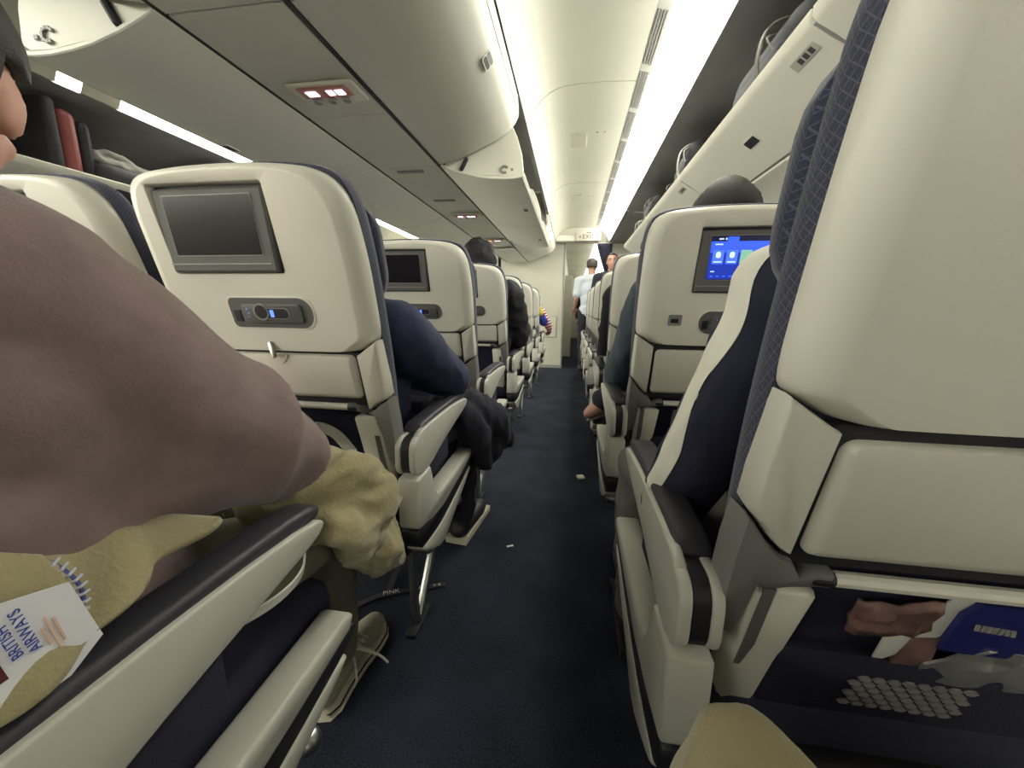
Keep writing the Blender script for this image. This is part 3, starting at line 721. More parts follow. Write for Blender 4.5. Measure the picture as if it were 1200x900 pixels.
    bm = NB(); tube(bm, [lean(-.135, .012, hz), lean(.135, .012, hz)], .0085, 10); obj('tray_hinge', bm, M['cream'], tr)
    for k in (-1, 1):
        bm = NB(); tube(bm, [lean(k * .136, .012, hz), lean(k * .150, .012, hz)], .0095, 10); obj('hinge_cap', bm, M['black'], tr)
    if hook:
        bm = NB(); slab(bm, [(.0 + .026 * math.cos(-math.pi * a / 10), .848 + .021 * math.sin(-math.pi * a / 10)) for a in range(11)], [(0, .004), (0, -.0055)]); obj('latch_thumb_rest', bm, M['cream'], tr)
        bm = NB(); obox(bm, lean(0, -.010, .858), (.0035, 0, .002), (0, .005, 0), (-.006, .003, .017), .002, 2); obj('tray_latch', bm, M['steel'], tr)
    # grey brackets and white tray arms below
    for k in (-1, 1):
        t_ = dz * 3.2
        br = [(.235, .752), (.226, .745), (.206, .725 + dz), (.192, .712 + dz), (.178, .706 + dz), (.166, .703 + t_), (.150, .712 + t_), (.134, .711 + t_), (.134, .690 + t_), (.150, .688 + t_), (.172, .684 + t_), (.192, .678 + t_), (.203, .655), (.207, .60), (.214, .575), (.224, .575), (.236, .62), (.238, .70)]
        bm = NB(); slab(bm, [(k * a, b) for a, b in br], [(.002, .05), (0, .03), (.0015, .010), (.004, .004)]); obj('tray_bracket', bm, M['bracket'], T, 60)
        ta = [(.206, .665), (.195, .680 + t_), (.150, .680 + t_), (.137, .672 + t_), (.142, .58), (.150, .49), (.157, .40), (.163, .385), (.200, .385), (.207, .40), (.207, .55)]
        bm = NB(); slab(bm, [(k * a, b) for a, b in ta], [(.003, .046), (0, .038), (0, .020), (.004, .010), (.010, .006)]); am = obj('tray_arm', bm, M['cream_tray'], T, 50)
        bm = NB(); slab(bm, [(k * a, b) for a, b in ((.196, .655), (.184, .655), (.184, .56), (.192, .52), (.198, .52))], [(0, .012), (0, .0045)]); obj('arm_groove', bm, M['grey'], am)
    # literature pocket with a mesh panel
    bm = NB(); slab(bm, rpoly(-.172, .172, .40, .725, .02, 4), [(0, .05), (0, .028)]); pb = obj('pocket_back', bm, M['pocket'], T)
    bm = NB(); slab(bm, rpoly(-.165, .165, .40, .556, .02, 4), [(0, .026), (0, .012), (.01, .006)]); pk = obj('seat_pocket', bm, M['pocket'], T)
    bm = NB()
    for i in range(6):
        for j in range(8):
            x = -.062 + j * .0155 + (.0077 if i % 2 else 0); z = .475 + i * .0098
            a = Vector(lean(x, .0045, z)); r1, r2 = .0072, .0044
            ring = [(a.x + r1 * math.cos(q * math.pi / 3), a.z + r2 * math.sin(q * math.pi / 3)) for q in range(6)]
            vs0 = [bm.verts.new((p[0], a.y - LEAN * (p[1] - a.z) - .0012, p[1])) for p in ring]; bm.faces.new(vs0)
            vs1 = [bm.verts.new((p[0], a.y - LEAN * (p[1] - a.z) + .003, p[1])) for p in ring]
            for q in range(6): bm.faces.new((vs0[q], vs1[q], vs1[(q + 1) % 6], vs0[(q + 1) % 6]))
    mo = obj('pocket_mesh', bm, M['meshm'], pk, 0); mo['kind'] = 'stuff'
    # seat pan, beam, legs
    bm = NB(); box(bm, -.222, .222, .12, .62, .37, .475, .035, 3); obj('seat_cushion', bm, M['cushion'], T, 60)
    bm = NB(); box(bm, -.23, .23, .12, .56, .30, .36, .01, 2); obj('seat_frame', bm, M['black'], T)
    for yy in (.20, .48):
        bm = NB(); tube(bm, [(-.25, yy, .285), (.25, yy, .285)], .02, 10); obj('cross_beam', bm, M['steel'], T)
    lx = s * .20
    bm = NB(); tube(bm, [(lx, .20, .285), (lx, .22, .0)], .013, 8); obj('leg', bm, M['steel'], T)
    bm = NB(); tube(bm, [(lx, .46, .285), (lx, .24, .02)], .012, 8); obj('leg', bm, M['steel'], T)
    bm = NB(); box(bm, lx - .018, lx + .018, .17, .30, 0, .012, .003, 1); obj('floor_mount', bm, M['black'], T)
    # aisle armrest and side panel
    xo, xi = s * .283, s * .232
    def X(a, b): return (min(a, b), max(a, b))
    xm0, xm1 = X(xo, xo - s * .016); bm = NB()
    prism(bm, smooth_poly([(.09, .545), (.075, .60), (.085, .652), (.13, .662), (.35, .662), (.50, .652), (.525, .640), (.50, .622), (.38, .60), (.25, .575), (.16, .55)], 1), 'x', xm0, xm1, .006, 2, 50); obj('arm_blade', bm, M['arm'], T, 60)
    for (q0, q1, mm, nm) in ((xo - s * .0005, xo - s * .0165, 'arm', 'hub_cap'), (xo - s * .017, xo - s * .036, 'black', 'hub_band'), (xo - s * .0365, xo - s * .051, 'arm', 'hub_cap')):
        g = .0 if mm == 'arm' else .002
        a, b = X(q0, q1); bm = NB(); prism(bm, rpoly(.062 + g, .155, .555 + g, .650 - g, .03, 5), 'x', a, b, .004 if mm == 'arm' else 0, 2, 50); obj(nm, bm, M[mm], T, 50)
    a, b = X(xo - s * .008, xo - s * .055); bm = NB()
    prism(bm, smooth_poly([(.12, .635), (.12, .660), (.16, .673), (.45, .675), (.52, .668), (.53, .650), (.48, .640), (.2, .635)], 1), 'x', a, b, .008, 2, 50); obj('arm_pad', bm, M['pad'], T, 60)
    a, b = X(xo - s * .018, xo - s * .048); bm = NB(); box(bm, a, b, .16, .36, .50, .635, .006, 2); obj('arm_core', bm, M['cushion'], T)
    px0, px1 = X(xo + s * .004, xo - s * .05)
    up = [(.068, .42), (.066, .43), (.066, .545), (.070, .55), (.150, .552), (.156, .547), (.180, .482), (.20, .455), (.235, .446), (.40, .448), (.555, .452), (.57, .443), (.555, .422), (.42, .406), (.25, .392), (.16, .40)]
    bm = NB(); prism(bm, up, 'x', px0, px1, .007, 2, 50); obj('side_panel', bm, M['arm'], T, 60)
    st = [(.068, .36), (.068, .43), (.16, .405), (.25, .397), (.42, .410), (.555, .426), (.58, .418), (.555, .396), (.42, .372), (.25, .348), (.16, .35)]
    a, b = X(xo + s * .001, xo - s * .047); bm = NB(); prism(bm, smooth_poly(st, 1), 'x', a, b, .003, 1, 50); obj('panel_band', bm, M['black'], T, 60)
    lw = [(.08, .362), (.16, .352), (.25, .348), (.42, .372), (.535, .392), (.55, .380), (.45, .345), (.30, .295), (.24, .272), (.12, .325)]
    a, b = X(xo + s * .003, xo - s * .045); bm = NB(); prism(bm, smooth_poly(lw, 1), 'x', a, b, .005, 2, 50); obj('lower_panel', bm, M['arm'], T, 60)
    return T

LX, LY, RX, RY, PITCH = -.63, .735, .415, .34, .787
ARM = ('arm_blade', 'hub_cap', 'hub_band', 'arm_pad', 'arm_core', 'side_panel', 'panel_band', 'lower_panel')
left_labels = ['cream seat back with large blank screen, nearest left of the aisle',
  'second cream seat back with screen along the left of the aisle', 'third seat on the left, screen half hidden by the second',
  'fourth seat on the left, behind the black-hooded passenger', 'fifth seat along the left of the aisle', 'last seat on the left, nearest the bulkhead']
Lp = seat_proto(1, -.046, left_labels[0], dz=.008); Lp.location = (LX, LY, 0); Lp['group'] = 'aisle seats left of the aisle'
for k in range(1, 6):
    c = copy_tree(Lp); c.location = (LX, LY + PITCH * k, 0); c['label'] = left_labels[k]
c = copy_tree(Lp); c.location = (LX, LY - PITCH, 0); c['label'] = 'seat of the mauve sweater passenger, only its white armrest in view'
c = copy_tree(Lp, skip=ARM); c.location = (LX - .52, LY, 0); c['label'] = 'inner cream seat seen behind the mauve sweater shoulder'
c = copy_tree(Lp, skip=ARM); c.location = (LX - .52, LY + PITCH, 0); c['label'] = 'inner seat of the second left row, hidden behind the first'

right_labels = ['huge cream seat back filling the right edge of the picture', 'right-hand seat back with the glowing blue screen',
  'third seat back on the right, just past the blue-screen seat', 'fourth seat back along the right of the aisle', 'fifth seat back along the right of the aisle',
  'sixth seat back along the right of the aisle', 'last seat back on the right, by the standing men']
Rp = seat_proto(-1, .012, right_labels[0], usb=True, hook=True, dz=-.008); Rp.location = (RX, RY, 0); Rp['group'] = 'aisle seats right of the aisle'
for k in range(1, 7):
    c = copy_tree(Rp); c.location = (RX, RY + PITCH * k, 0); c['label'] = right_labels[k]
    if k == 1:
        fr = [h for h in c.children if h.name.startswith('screen_frame')][0]
        so = .012; bz0, bz1 = .992, 1.160
        def tilt2(x, d, z): return lean(x, d + (z - bz0) * .10 - .012, z)
        def ui(name, x0, x1, z0, z1, m, d, r=.001):
            bm = NB(); slab(bm, rpoly(x0, x1, z0, z1, r, 2), [(0, -.002), (0, d)], tilt2); obj(name, bm, M[m], fr)
        L_, R_, B_, T_ = so - .0945, so + .0895, bz0 + .0385, bz1 - .0285
        W, H_ = R_ - L_, T_ - B_
        ui('display_page', L_, R_, B_, T_, 'ui_bg', -.0026)
        ui('display_header', L_, R_, B_ + H_ * .62, B_ + H_ * .88, 'ui_top', -.0029)
        ui('display_bar', L_, R_, B_ + H_ * .88, T_, 'ui_bar', -.0029)
        ui('display_tab', L_ + W * .20, L_ + W * .34, B_ + H_ * .88, B_ + H_ * .985, 'ui_top', -.0031)
        for i in range(5):
            ui('display_tile', L_ + W * (.04 + .175 * i), L_ + W * (.18 + .175 * i), B_ + H_ * .36, B_ + H_ * .68, 'ui_green' if i == 2 else 'ui_tile', -.0032)
            if i != 2:
                ui('tile_icon', L_ + W * (.08 + .175 * i), L_ + W * (.14 + .175 * i), B_ + H_ * .50, B_ + H_ * .64, 'ui_white', -.0035, .004)
                ui('tile_caption', L_ + W * (.055 + .175 * i), L_ + W * (.165 + .175 * i), B_ + H_ * .395, B_ + H_ * .42, 'ui_white', -.0035)
        ui('tab_mark', L_ + W * .09, L_ + W * .15, B_ + H_ * .92, B_ + H_ * .95, 'ui_white', -.0034)
        ui('tab_mark', L_ + W * .17, L_ + W * .19, B_ + H_ * .91, B_ + H_ * .96, 'ui_white', -.0034)
        ui('page_title', L_ + W * .05, L_ + W * .15, B_ + H_ * .80, B_ + H_ * .825, 'ui_white', -.0034)
        ui('page_footer', L_ + W * .04, L_ + W * .09, B_ + H_ * .17, B_ + H_ * .195, 'ui_white', -.0034)
        for i in range(5): ui('footer_mark', L_ + W * (.04 + .08 * i), L_ + W * (.08 + .08 * i), B_ + H_ * .06, B_ + H_ * .085, 'ui_tile', -.0034)

# the nearest right seat carries no socket plate
for h in [q for q in Rp.children if q.name.startswith('usb_surround')]:
    for g in list(h.children): bpy.data.objects.remove(g)
    bpy.data.objects.remove(h)
c = copy_tree(Rp); c.location = (RX, RY - PITCH, 0); c['label'] = 'seat just behind the camera on the right, out of the picture'
c = copy_tree(Lp); c.location = (LX, LY - 2 * PITCH, 0); c['label'] = 'seat behind the mauve sweater passenger, out of the picture'

# ================================================================== people
def head_bm(bm, c, f, u, sc=1.0):
    c = Vector(c); f = Vector(f).normalized(); u = Vector(u); u = (u - f * u.dot(f)).normalized(); r = f.cross(u)
    R = Matrix((r, f, u)).transposed()
    def p(x, y, z): return c + (r * x + f * y + u * z) * sc
    ell(bm, p(0, -.012, .025), (.074 * sc, .094 * sc, .090 * sc), R)
    ell(bm, p(0, .020, -.035), (.060 * sc, .068 * sc, .080 * sc), R)
    ell(bm, p(0, .055, -.085), (.030 * sc, .026 * sc, .022 * sc), R)
    tube(bm, [p(0, .085, .01), p(0, .104, -.028)], [.009 * sc, .013 * sc], 8)
    for s in (-1, 1):
        ell(bm, p(s * .076, -.008, -.012), (.010 * sc, .019 * sc, .031 * sc), R, 10, 6)
        ell(bm, p(s * .030, .078, .026), (.022 * sc, .012 * sc, .008 * sc), R, 10, 6)
        ell(bm, p(s * .036, .062, -.025), (.022 * sc, .018 * sc, .018 * sc), R, 10, 6)
    ell(bm, p(0, .083, -.054), (.022 * sc, .008 * sc, .006 * sc), R, 10, 6)
    ell(bm, p(0, .081, -.064), (.019 * sc, .008 * sc, .006 * sc), R, 10, 6)
    return r, f, u

def head_extras(body, c, f, u, hairm, sc=1.0, bald=False, hair=True):
    c = Vector(c); f = Vector(f).normalized(); u = Vector(u); u = (u - f * u.dot(f)).normalized(); r = f.cross(u)
    R = Matrix((r, f, u)).transposed()
    for s in (-1, 1):
        e = c + (r * s * .030 + f * .0645 + u * .008) * sc
        bm = NB(); ell(bm, e, (.0098 * sc,) * 3, R, 10, 8); eo = obj('eye', bm, M['eye'], body, 180)
        bm = NB(); ell(bm, e + f * .0078 * sc, (.0048 * sc, .003 * sc, .0048 * sc), R, 8, 6); obj('iris', bm, M['iris'], eo, 180)
        bm = NB(); tube(bm, [c + (r * s * .014 + f * .092 + u * .034) * sc, c + (r * s * .045 + f * .080 + u * .036) * sc], .004 * sc, 6); obj('eyebrow', bm, hairm, body, 180)
    if hair:
        bm = NB(); cc = c + (u * .027 - f * .012) * sc
        ell(bm, cc, (.081 * sc, .101 * sc, .097 * sc), R, 28, 20)
        kill = []
        for v in bm.verts:
            d = (v.co - cc) / sc; df = d.dot(f); du = d.dot(u); dr = abs(d.dot(r))
            if (df > .030 and du < .060 - .1 * max(0, .05 - df)) or du < -.078 or (du < -.01 and df > -.012): kill.append(v)
            elif bald and du > .045 - .2 * df: kill.append(v)
        bmesh.ops.delete(bm, geom=kill, context='VERTS')
        o = obj('hair', bm, hairm, body, 180); md = o.modifiers.new('thickness', 'SOLIDIFY'); md.thickness = .012 * sc; md.offset = -.5

def hand_bm(bm, wrist, d, pn, thumb, curl=.5, sc=1.0):
    """wrist, pointing direction, palm normal (the way fingers curl), thumb side"""
    w_ = Vector(wrist); d = Vector(d).normalized(); n = Vector(pn); n = (n - d * n.dot(d)).normalized(); t = Vector(thumb); t = (t - d * t.dot(d) - n * t.dot(n)).normalized()
    R = Matrix((t, d, n)).transposed()
    ell(bm, w_ + d * .048 * sc, (.040 * sc, .052 * sc, .015 * sc), R, 14, 8)
    for i, L in enumerate((.070, .080, .074, .058)):
        b = w_ + d * .085 * sc + t * (.033 - .022 * i) * sc
        pts = [b - d * .02 * sc]; a = 0; p = b
        pts.append(p)
        for sg in (.45, .32, .23):
            a += curl * .9; p = p + (d * math.cos(a) + n * math.sin(a)) * L * sg * sc; pts.append(p)
        tube(bm, pts, [.0085 * sc, .0082 * sc, .0078 * sc, .0072 * sc, .006 * sc], 8)
    b = w_ + d * .022 * sc + t * .028 * sc
    tube(bm, [b, b + (t * .028 + d * .022 + n * .012) * sc, b + (t * .036 + d * .052 + n * .022) * sc], [.013 * sc, .010 * sc, .008 * sc], 8)

def torso(bm, J, k):
    """pelvis to neck as overlapping rounded volumes; k inflates"""
    pe, ch, ne = J['pelvis'], J['chest'], J['neck']; sl, sr = J['sh'][0], J['sh'][1]
    wide = (Vector(sr) - Vector(sl)); hw = wide.length / 2; wv = wide.normalized()
    up = (Vector(ch) - Vector(pe)).normalized(); fv = wv.cross(up).normalized()
    R = Matrix((wv, fv, up)).transposed(); fat = J.get('fat', 1.0)
    ell(bm, pe, (.165 * fat + k, .125 * fat + k, .13 + k), R)
    mid = Vector(pe).lerp(Vector(ch), .5); ell(bm, mid, (.15 * fat + k, .115 * fat + k, .18 + k), R)
    ell(bm, ch, (hw * .85 + k, .115 * fat + k, .18 + k), R)
    mn = (Vector(sl) + Vector(sr)) / 2
    tube(bm, [sl, mn.lerp(Vector(ne), .35), sr], [.062 + k, .075 + k, .062 + k], 12)

def person(label, J, skin='skin', shirt=None, trousers=None, hairm='hair', shoes=None, voxel=.008, bald=False, hair=True, sleeves='long', group=None, wr=(9, .008), cv=.010):
    V = {k: ([Vector(q) for q in v] if isinstance(v[0], (tuple, list, Vector)) else Vector(v)) for k, v in J.items() if k not in ('fat', 'hs', 'ar')}
    V['fat'] = J.get('fat', 1.0); ar = J.get('ar', 1.0); sc = J.get('hs', (1,))[0] if 'hs' in J else 1.0
    hf = V['face']; hu = V.get('hup', Vector((0, 0, 1)))
    bm = NB(); head_bm(bm, V['head'], hf, hu, sc)
    tube(bm, [V['head'] - hu.normalized() * .06 * sc - hf.normalized() * .02 * sc, V['neck'] - Vector((0, 0, .04))], [.050 * sc, .058 * sc], 12)
    torso(bm, V, -.012)
    for i in (0, 1):
        tube(bm, [V['sh'][i], V['el'][i], V['wr'][i]], [.046, .036, .026], 10)
        dr = V['hand'][i] if 'hand' in V else (V['wr'][i] - V['el'][i])
        side = Vector((1 if i == 0 else -1, 0, .3)); hand_bm(bm, V['wr'][i], dr, V['palm'][i] if 'palm' in V else Vector((0, 0, -1)), side, .45, sc if sc < 1 else 1)
        if 'kn' in V:
            tube(bm, [V['hip'][i], V['kn'][i], V['an'][i]], [.066, .048, .034], 10)
            ft = V['toe'][i] if 'toe' in V else V['an'][i] + Vector((0, .16, -.05))
            tube(bm, [V['an'][i] + Vector((0, 0, -.03)), V['an'][i].lerp(ft, .6) + Vector((0, 0, -.01)), ft], [.030, .026, .018], 10, .8)
    body = remesh('person', bm, M[skin], voxel, None, 3)
    tag(body, label, 'person', group)
    head_extras(body, V['head'], hf, hu, M[hairm], sc, bald, hair)
    out = {'body': body}
    if shirt:
        bm = NB(); torso(bm, V, .014)
        for i in (0, 1):
            if sleeves == 'long': tube(bm, [V['sh'][i], V['sh'][i].lerp(V['el'][i], .5), V['el'][i], V['wr'][i]], [.076 * ar, .068 * ar, .057 * ar, .043], 14)
            else: tube(bm, [V['sh'][i], V['sh'][i].lerp(V['el'][i], .75)], [.072, .064], 14)
        tube(bm, [V['neck'] - Vector((0, 0, .06)), V['neck'] + Vector((0, 0, -.005))], [.085, .064], 14, cap=False)
        out['shirt'] = remesh('shirt', bm, M[shirt], cv, body, 4, wr)
    if trousers and 'kn' in V:
        bm = NB()
        for i in (0, 1): tube(bm, [V['hip'][i], V['hip'][i].lerp(V['kn'][i], .5), V['kn'][i], V['kn'][i].lerp(V['an'][i], .5), V['an'][i] + Vector((0, 0, .02))], [.098, .088, .074, .066, .058], 14)
        ell(bm, V['pelvis'] - Vector((0, 0, .02)), (.17 * V['fat'], .135, .115))
        out['trousers'] = remesh('trousers', bm, M[trousers], cv, body, 4, wr)
    if shoes and 'kn' in V:
        for i in (0, 1):
            a = V['an'][i]; ft = V['toe'][i] if 'toe' in V else a + Vector((0, .16, -.05))
            shoe(body, a, ft, shoes)
    return out

def shoe(parent, an, toe, m, solem='black', name='shoe'):
    an = Vector(an); toe = Vector(toe); d = toe - an; dz = Vector((d.x, d.y, 0)).normalized() if abs(d.z) < .12 else d.normalized()
    bm = NB()
    tube(bm, [an + Vector((0, 0, .0)) - dz * .005, an - dz * .01 + Vector((0, 0, -.05))], [.043, .045], 12)
    tube(bm, [an - dz * .03 + Vector((0, 0, -.055)), an + dz * .06 + Vector((0, 0, -.055)), toe - Vector((0, 0, .005)), toe + dz * .06 - Vector((0, 0, .012))], [.042, .045, .046, .032], 12, .8)
    o = remesh(name, bm, M[m], .008, parent, 4)
    bm = NB(); b = an.copy(); b.z = an.z - .088; e = toe + dz * .075; e.z = b.z
    ribbon(bm, [b - dz * .06, b - dz * .03, b + dz * .05, e.lerp(b, .35), e], .09, .024, Vector((-dz.y, dz.x, 0)))
    bevel(bm, bm.verts[:], .008, 2); obj('shoe_sole', bm, M[solem], o)
    return o

def seated(x, y0, **kw):
    J = dict(pelvis=(x, y0 + .30, .575), chest=(x, y0 + .225, .90), neck=(x, y0 + .215, 1.105), head=(x, y0 + .235, 1.235), face=(0, 1, -.1),
             sh=[(x - .185, y0 + .215, 1.02), (x + .185, y0 + .215, 1.02)], el=[(x - .23, y0 + .36, .74), (x + .23, y0 + .36, .74)],
             wr=[(x - .10, y0 + .56, .68), (x + .10, y0 + .56, .68)], hip=[(x - .09, y0 + .34, .57), (x + .09, y0 + .34, .57)],
             kn=[(x - .12, y0 + .70, .555), (x + .12, y0 + .70, .555)], an=[(x - .11, y0 + .68, .10), (x + .11, y0 + .68, .10)])
    J.update(kw); return J

# --- the passenger in the mauve sweater, leaning forward at the left edge
x, y = LX, LY - PITCH
J = seated(x, y, pelvis=(-.64, .26, .60), chest=(-.60, .20, .88), neck=(-.565, .235, 1.06), head=(-.60, .29, 1.15), face=(-.9, 1, -.2), hup=(0, .2, 1),
           sh=[(-.76, .22, .97), (-.475, .255, .955)], el=[(-.86, .40, .76), (-.425, .500, .725)], wr=[(-.72, .62, .72), (-.60, .665, .735)],
           hip=[(-.73, .28, .57), (-.55, .28, .57)], kn=[(-.76, .70, .52), (-.50, .655, .50)], an=[(-.78, .70, .12), (-.550, .725, .115)], toe=[(-.78, .86, .055), (-.545, .86, .05)], fat=1.12)
p0 = person('person in mauve-grey sweater leaning forward at left edge', J, 'skin_pink', None, 'tan_trousers', 'hair')
V = {k: [Vector(q) for q in J[k]] for k in ('sh', 'el', 'wr')}
bm = NB(); JV = {k: (Vector(J[k]) if not isinstance(J[k], list) else [Vector(q) for q in J[k]]) for k in ('pelvis', 'chest', 'neck', 'sh')}; JV['fat'] = 1.25
torso(bm, JV, .03)
for i in (0, 1): tube(bm, [V['sh'][i], V['sh'][i].lerp(V['el'][i], .33), V['sh'][i].lerp(V['el'][i], .7), V['el'][i], V['wr'][i]], [.088, .086, .080, .070, .05], 18)
tube(bm, [(-.50, .24, .88), (-.50, .30, .80), (-.55, .30, .78)], [.11, .10, .10], 16)
tube(bm, [(-.445, .44, .735), (-.475, .34, .785), (-.50, .22, .835), (-.52, .10, .85)], [.060, .078, .088, .09], 16)
tube(bm, [JV['neck'] - Vector((0, 0, .06)), JV['neck'] + Vector((0, .005, .0))], [.10, .072], 16, cap=False)
sw = remesh('sweater', bm, M['sweater'], .0075, p0['body'], 5)
# folds gathered towards the elbow
S, E_ = V['sh'][1], V['el'][1]; ax = (E_ - S)
bmw = bmesh.new(); bmw.from_mesh(sw.data); bmw.normal_update()
for v in bmw.verts:
    t = (v.co - S).dot(ax) / ax.length_squared
    if -.3 < t < 1.4:
        q = v.co + Vector((noise.noise(v.co * 7) * .03, 0, noise.noise(v.co * 6 + Vector((3, 1, 2))) * .03))
        h = (1 - 2 * abs(math.sin((q - S).dot(ax.normalized()) * 27 + noise.noise(v.co * 7) * 1.8 + q.z * 14))) * .55 + noise.noise(v.co * 14) * .7
        a = max(0, min(1, (t - .05) / .6)); v.co += v.normal * h * (.002 + .0085 * a)
bmw.to_mesh(sw.data); bmw.free()
def sneaker(parent, heel, toe, name='sneaker'):
    heel = Vector(heel); toe = Vector(toe); d = (toe - heel).normalized(); s = Vector((-d.y, d.x, 0)); L = (toe - heel).length
    def P(a, b, z): return heel + d * a * L + s * b + Vector((0, 0, z))
    out = [(0, 0), (.02, .022), (.1, .032), (.3, .030), (.5, .034), (.7, .043), (.85, .042), (.95, .028), (1, 0)]
    pts = [(a, b) for a, b in out] + [(a, -b) for a, b in out[-2:0:-1]]
    bm = NB(); lo = [bm.verts.new(P(a, b * 1.04, .0)) for a, b in pts]; hi = [bm.verts.new(P(a, b * 1.04, .026)) for a, b in pts]; n = len(pts)
    bm.faces.new(lo); bm.faces.new(hi)
    for i in range(n): bm.faces.new((lo[i], lo[(i + 1) % n], hi[(i + 1) % n], hi[i]))
    bm.normal_update(); bevel(bm, bm.verts[:], .005, 2)
    so = obj('shoe_sole', bm, M['sole'], parent)
    bm = NB()
    tube(bm, [P(.10, 0, .05), P(.12, 0, .085)], [.034, .036], 14)
    tube(bm, [P(.10, 0, .045), P(.3, 0, .045), P(.55, 0, .048), P(.78, 0, .036), P(.9, 0, .030)], [.031, .030, .034, .039, .032], 14, .85)
    tube(bm, [P(.15, 0, .08), P(.35, 0, .075), P(.55, 0, .06)], [.030, .026, .024], 12)
    up = remesh(name, bm, M['canvas'], .006, parent, 4)
    bm = NB(); tube(bm, [P(.02, .0, .013)] + [P(a, b * 1.08, .014) for a, b in pts[1:]] + [P(.02, 0, .013)], .0025, 6); obj('foxing_stripe', bm, M['black'], up)
    bm = NB(); prism(bm, [(P(.27 + .3 * t_, k, 0).x, P(.27 + .3 * t_, k, 0).y) for t_, k in ((0, .015), (1, .013), (1, -.013), (0, -.015))], 'z', .085, .090, .001, 1)
    for v in bm.verts:
        a = (v.co - heel).dot(d) / L; v.co.z += (.42 - a) * .085 - .004
    obj('tongue', bm, M['canvas'], up)
    for k in range(4):
        a = .32 + .075 * k; z = .100 - (a - .32) * .105
        bm = NB(); tube(bm, [P(a, .028, z - .010), P(a + .02, .010, z + .001), P(a + .035, -.010, z + .001), P(a + .05, -.028, z - .011)], .0028, 6); obj('lace', bm, M['lace'], up)
        bm = NB(); tube(bm, [P(a, -.028, z - .010), P(a + .02, -.010, z), P(a + .035, .010, z), P(a + .05, .028, z - .011)], .0028, 6); obj('lace', bm, M['lace'], up)
    for pts_ in ([(.34, -.01, .104), (.36, -.05, .10), (.46, -.075, .06), (.50, -.055, .05), (.42, -.03, .09), (.35, -.005, .103)],
                 [(.34, -.005, .104), (.42, -.045, .085), (.50, -.075, .045), (.52, -.095, .02)],
                 [(.34, 0, .103), (.30, -.04, .09), (.24, -.055, .05), (.22, -.05, .03)]):
        bm = NB(); tube(bm, spline([P(*q) for q in pts_], 5), .003, 6); obj('lace_end', bm, M['lace'], up)
sneaker(p0['body'], (-.545, .655, .0), (-.545, .945, .0))
shoe(p0['body'], (-.78, .70, .12), (-.78, .86, .055), 'canvas', 'sole')

# --- navy shirt passenger in the nearest left seat, arms folded
x, y = LX, LY
J = seated(x, y, ar=1.12, pelvis=(x, y + .30, .57), chest=(x, y + .25, .80), sh=[(x - .18, y + .22, .90), (-.445, y + .20, .885)], el=[(-.83, 1.12, .72), (-.385, 1.225, .715)], wr=[(-.52, 1.20, .775), (-.60, 1.27, .72)],
           head=(x - .04, y + .28, 1.09), neck=(x - .01, y + .235, .975), palm=[(0, 0, -1), (0, -1, -.3)], kn=[(x - .10, y + .70, .545), (-.415, 1.385, .52)], an=[(x - .10, y + .68, .10), (-.425, 1.425, .105)], toe=[(x - .10, y + .84, .05), (-.405, 1.585, .05)], fat=1.12, hair=None)
del J['hair']
p1 = person('person in navy shirt, elbow out over the nearest left armrest', J, 'skin', 'navy_shirt', 'dark_trousers', 'hair', None)
shoe(p1['body'], J['an'][1], J['toe'][1], 'black', 'sole'); shoe(p1['body'], J['an'][0], J['toe'][0], 'black', 'sole')
bm = NB()
for k in range(12):
    a = k * math.pi / 6; c = Vector((-.475, 1.135, .79)); obox(bm, c + Vector((0, .03 * math.cos(a), .03 * math.sin(a))), (.009, 0, 0), Vector((0, -math.sin(a), math.cos(a))) * .006, Vector((0, math.cos(a), math.sin(a))) * .003, .001, 1)
obj('bracelet', bm, M['steel'], p1['body'])
# dark jacket over the knee, hanging into the aisle
bm = NB()
tube(bm, [(-.46, 1.28, .60), (-.36, 1.34, .595), (-.30, 1.40, .53), (-.285, 1.47, .44)], [.05, .07, .075, .06], 14)
tube(bm, [(-.38, 1.36, .60), (-.30, 1.47, .52), (-.265, 1.56, .40)], [.05, .06, .04], 14)
tube(bm, [(-.36, 1.27, .58), (-.31, 1.30, .48), (-.305, 1.33, .385)], [.05, .05, .035], 14)
tube(bm, [(-.33, 1.38, .46), (-.30, 1.42, .40), (-.285, 1.50, .36)], [.06, .055, .03], 14)
o = remesh('jacket', bm, M['black_cloth'], .008, None, 5, (13, .010, (1.6, 1, .5))); o.data.materials[0] = M['dark_trousers']
tag(o, 'dark jacket draped over a knee, hanging into the aisle', 'jacket')

# --- the jersey passenger in the near right seat
x, y = RX, RY
J = seated(x, y, ar=.9, sh=[(.280, y + .222, .970), (x + .18, y + .215, 1.02)], el=[(.176, .635, .625), (x + .23, y + .38, .74)], wr=[(.30, .90, .665), (x + .02, y + .56, .68)],
           kn=[(.205, 1.03, .535), (x + .12, y + .70, .55)], an=[(.215, 1.0, .10), (x + .12, y + .68, .10)], head=(.50, y + .245, 1.235))
p2 = person('person in dark navy jersey with white sleeve stripe, right of aisle', J, 'skin', 'navy_jersey', 'grey_trousers', 'hair', 'black', wr=(11, .006), cv=.007)
S = Vector(J['sh'][0]); E2 = Vector(J['el'][0]); ax2 = (E2 - S).normalized(); L2 = (E2 - S).length
sd = Vector((-.86, -.28, .44)); sd = (sd - ax2 * sd.dot(ax2)).normalized(); td = ax2.cross(sd)
def stripe(c, n):
    d = c - S; t = d.dot(ax2)
    if t < -.10 or t > L2 - .02: return False
    q = d - ax2 * t
    if q.length > .14 or q.length < .02: return False
    a = math.atan2(q.dot(td), q.dot(sd)) + .12 * math.sin(t * 30)
    return abs(a) < .31
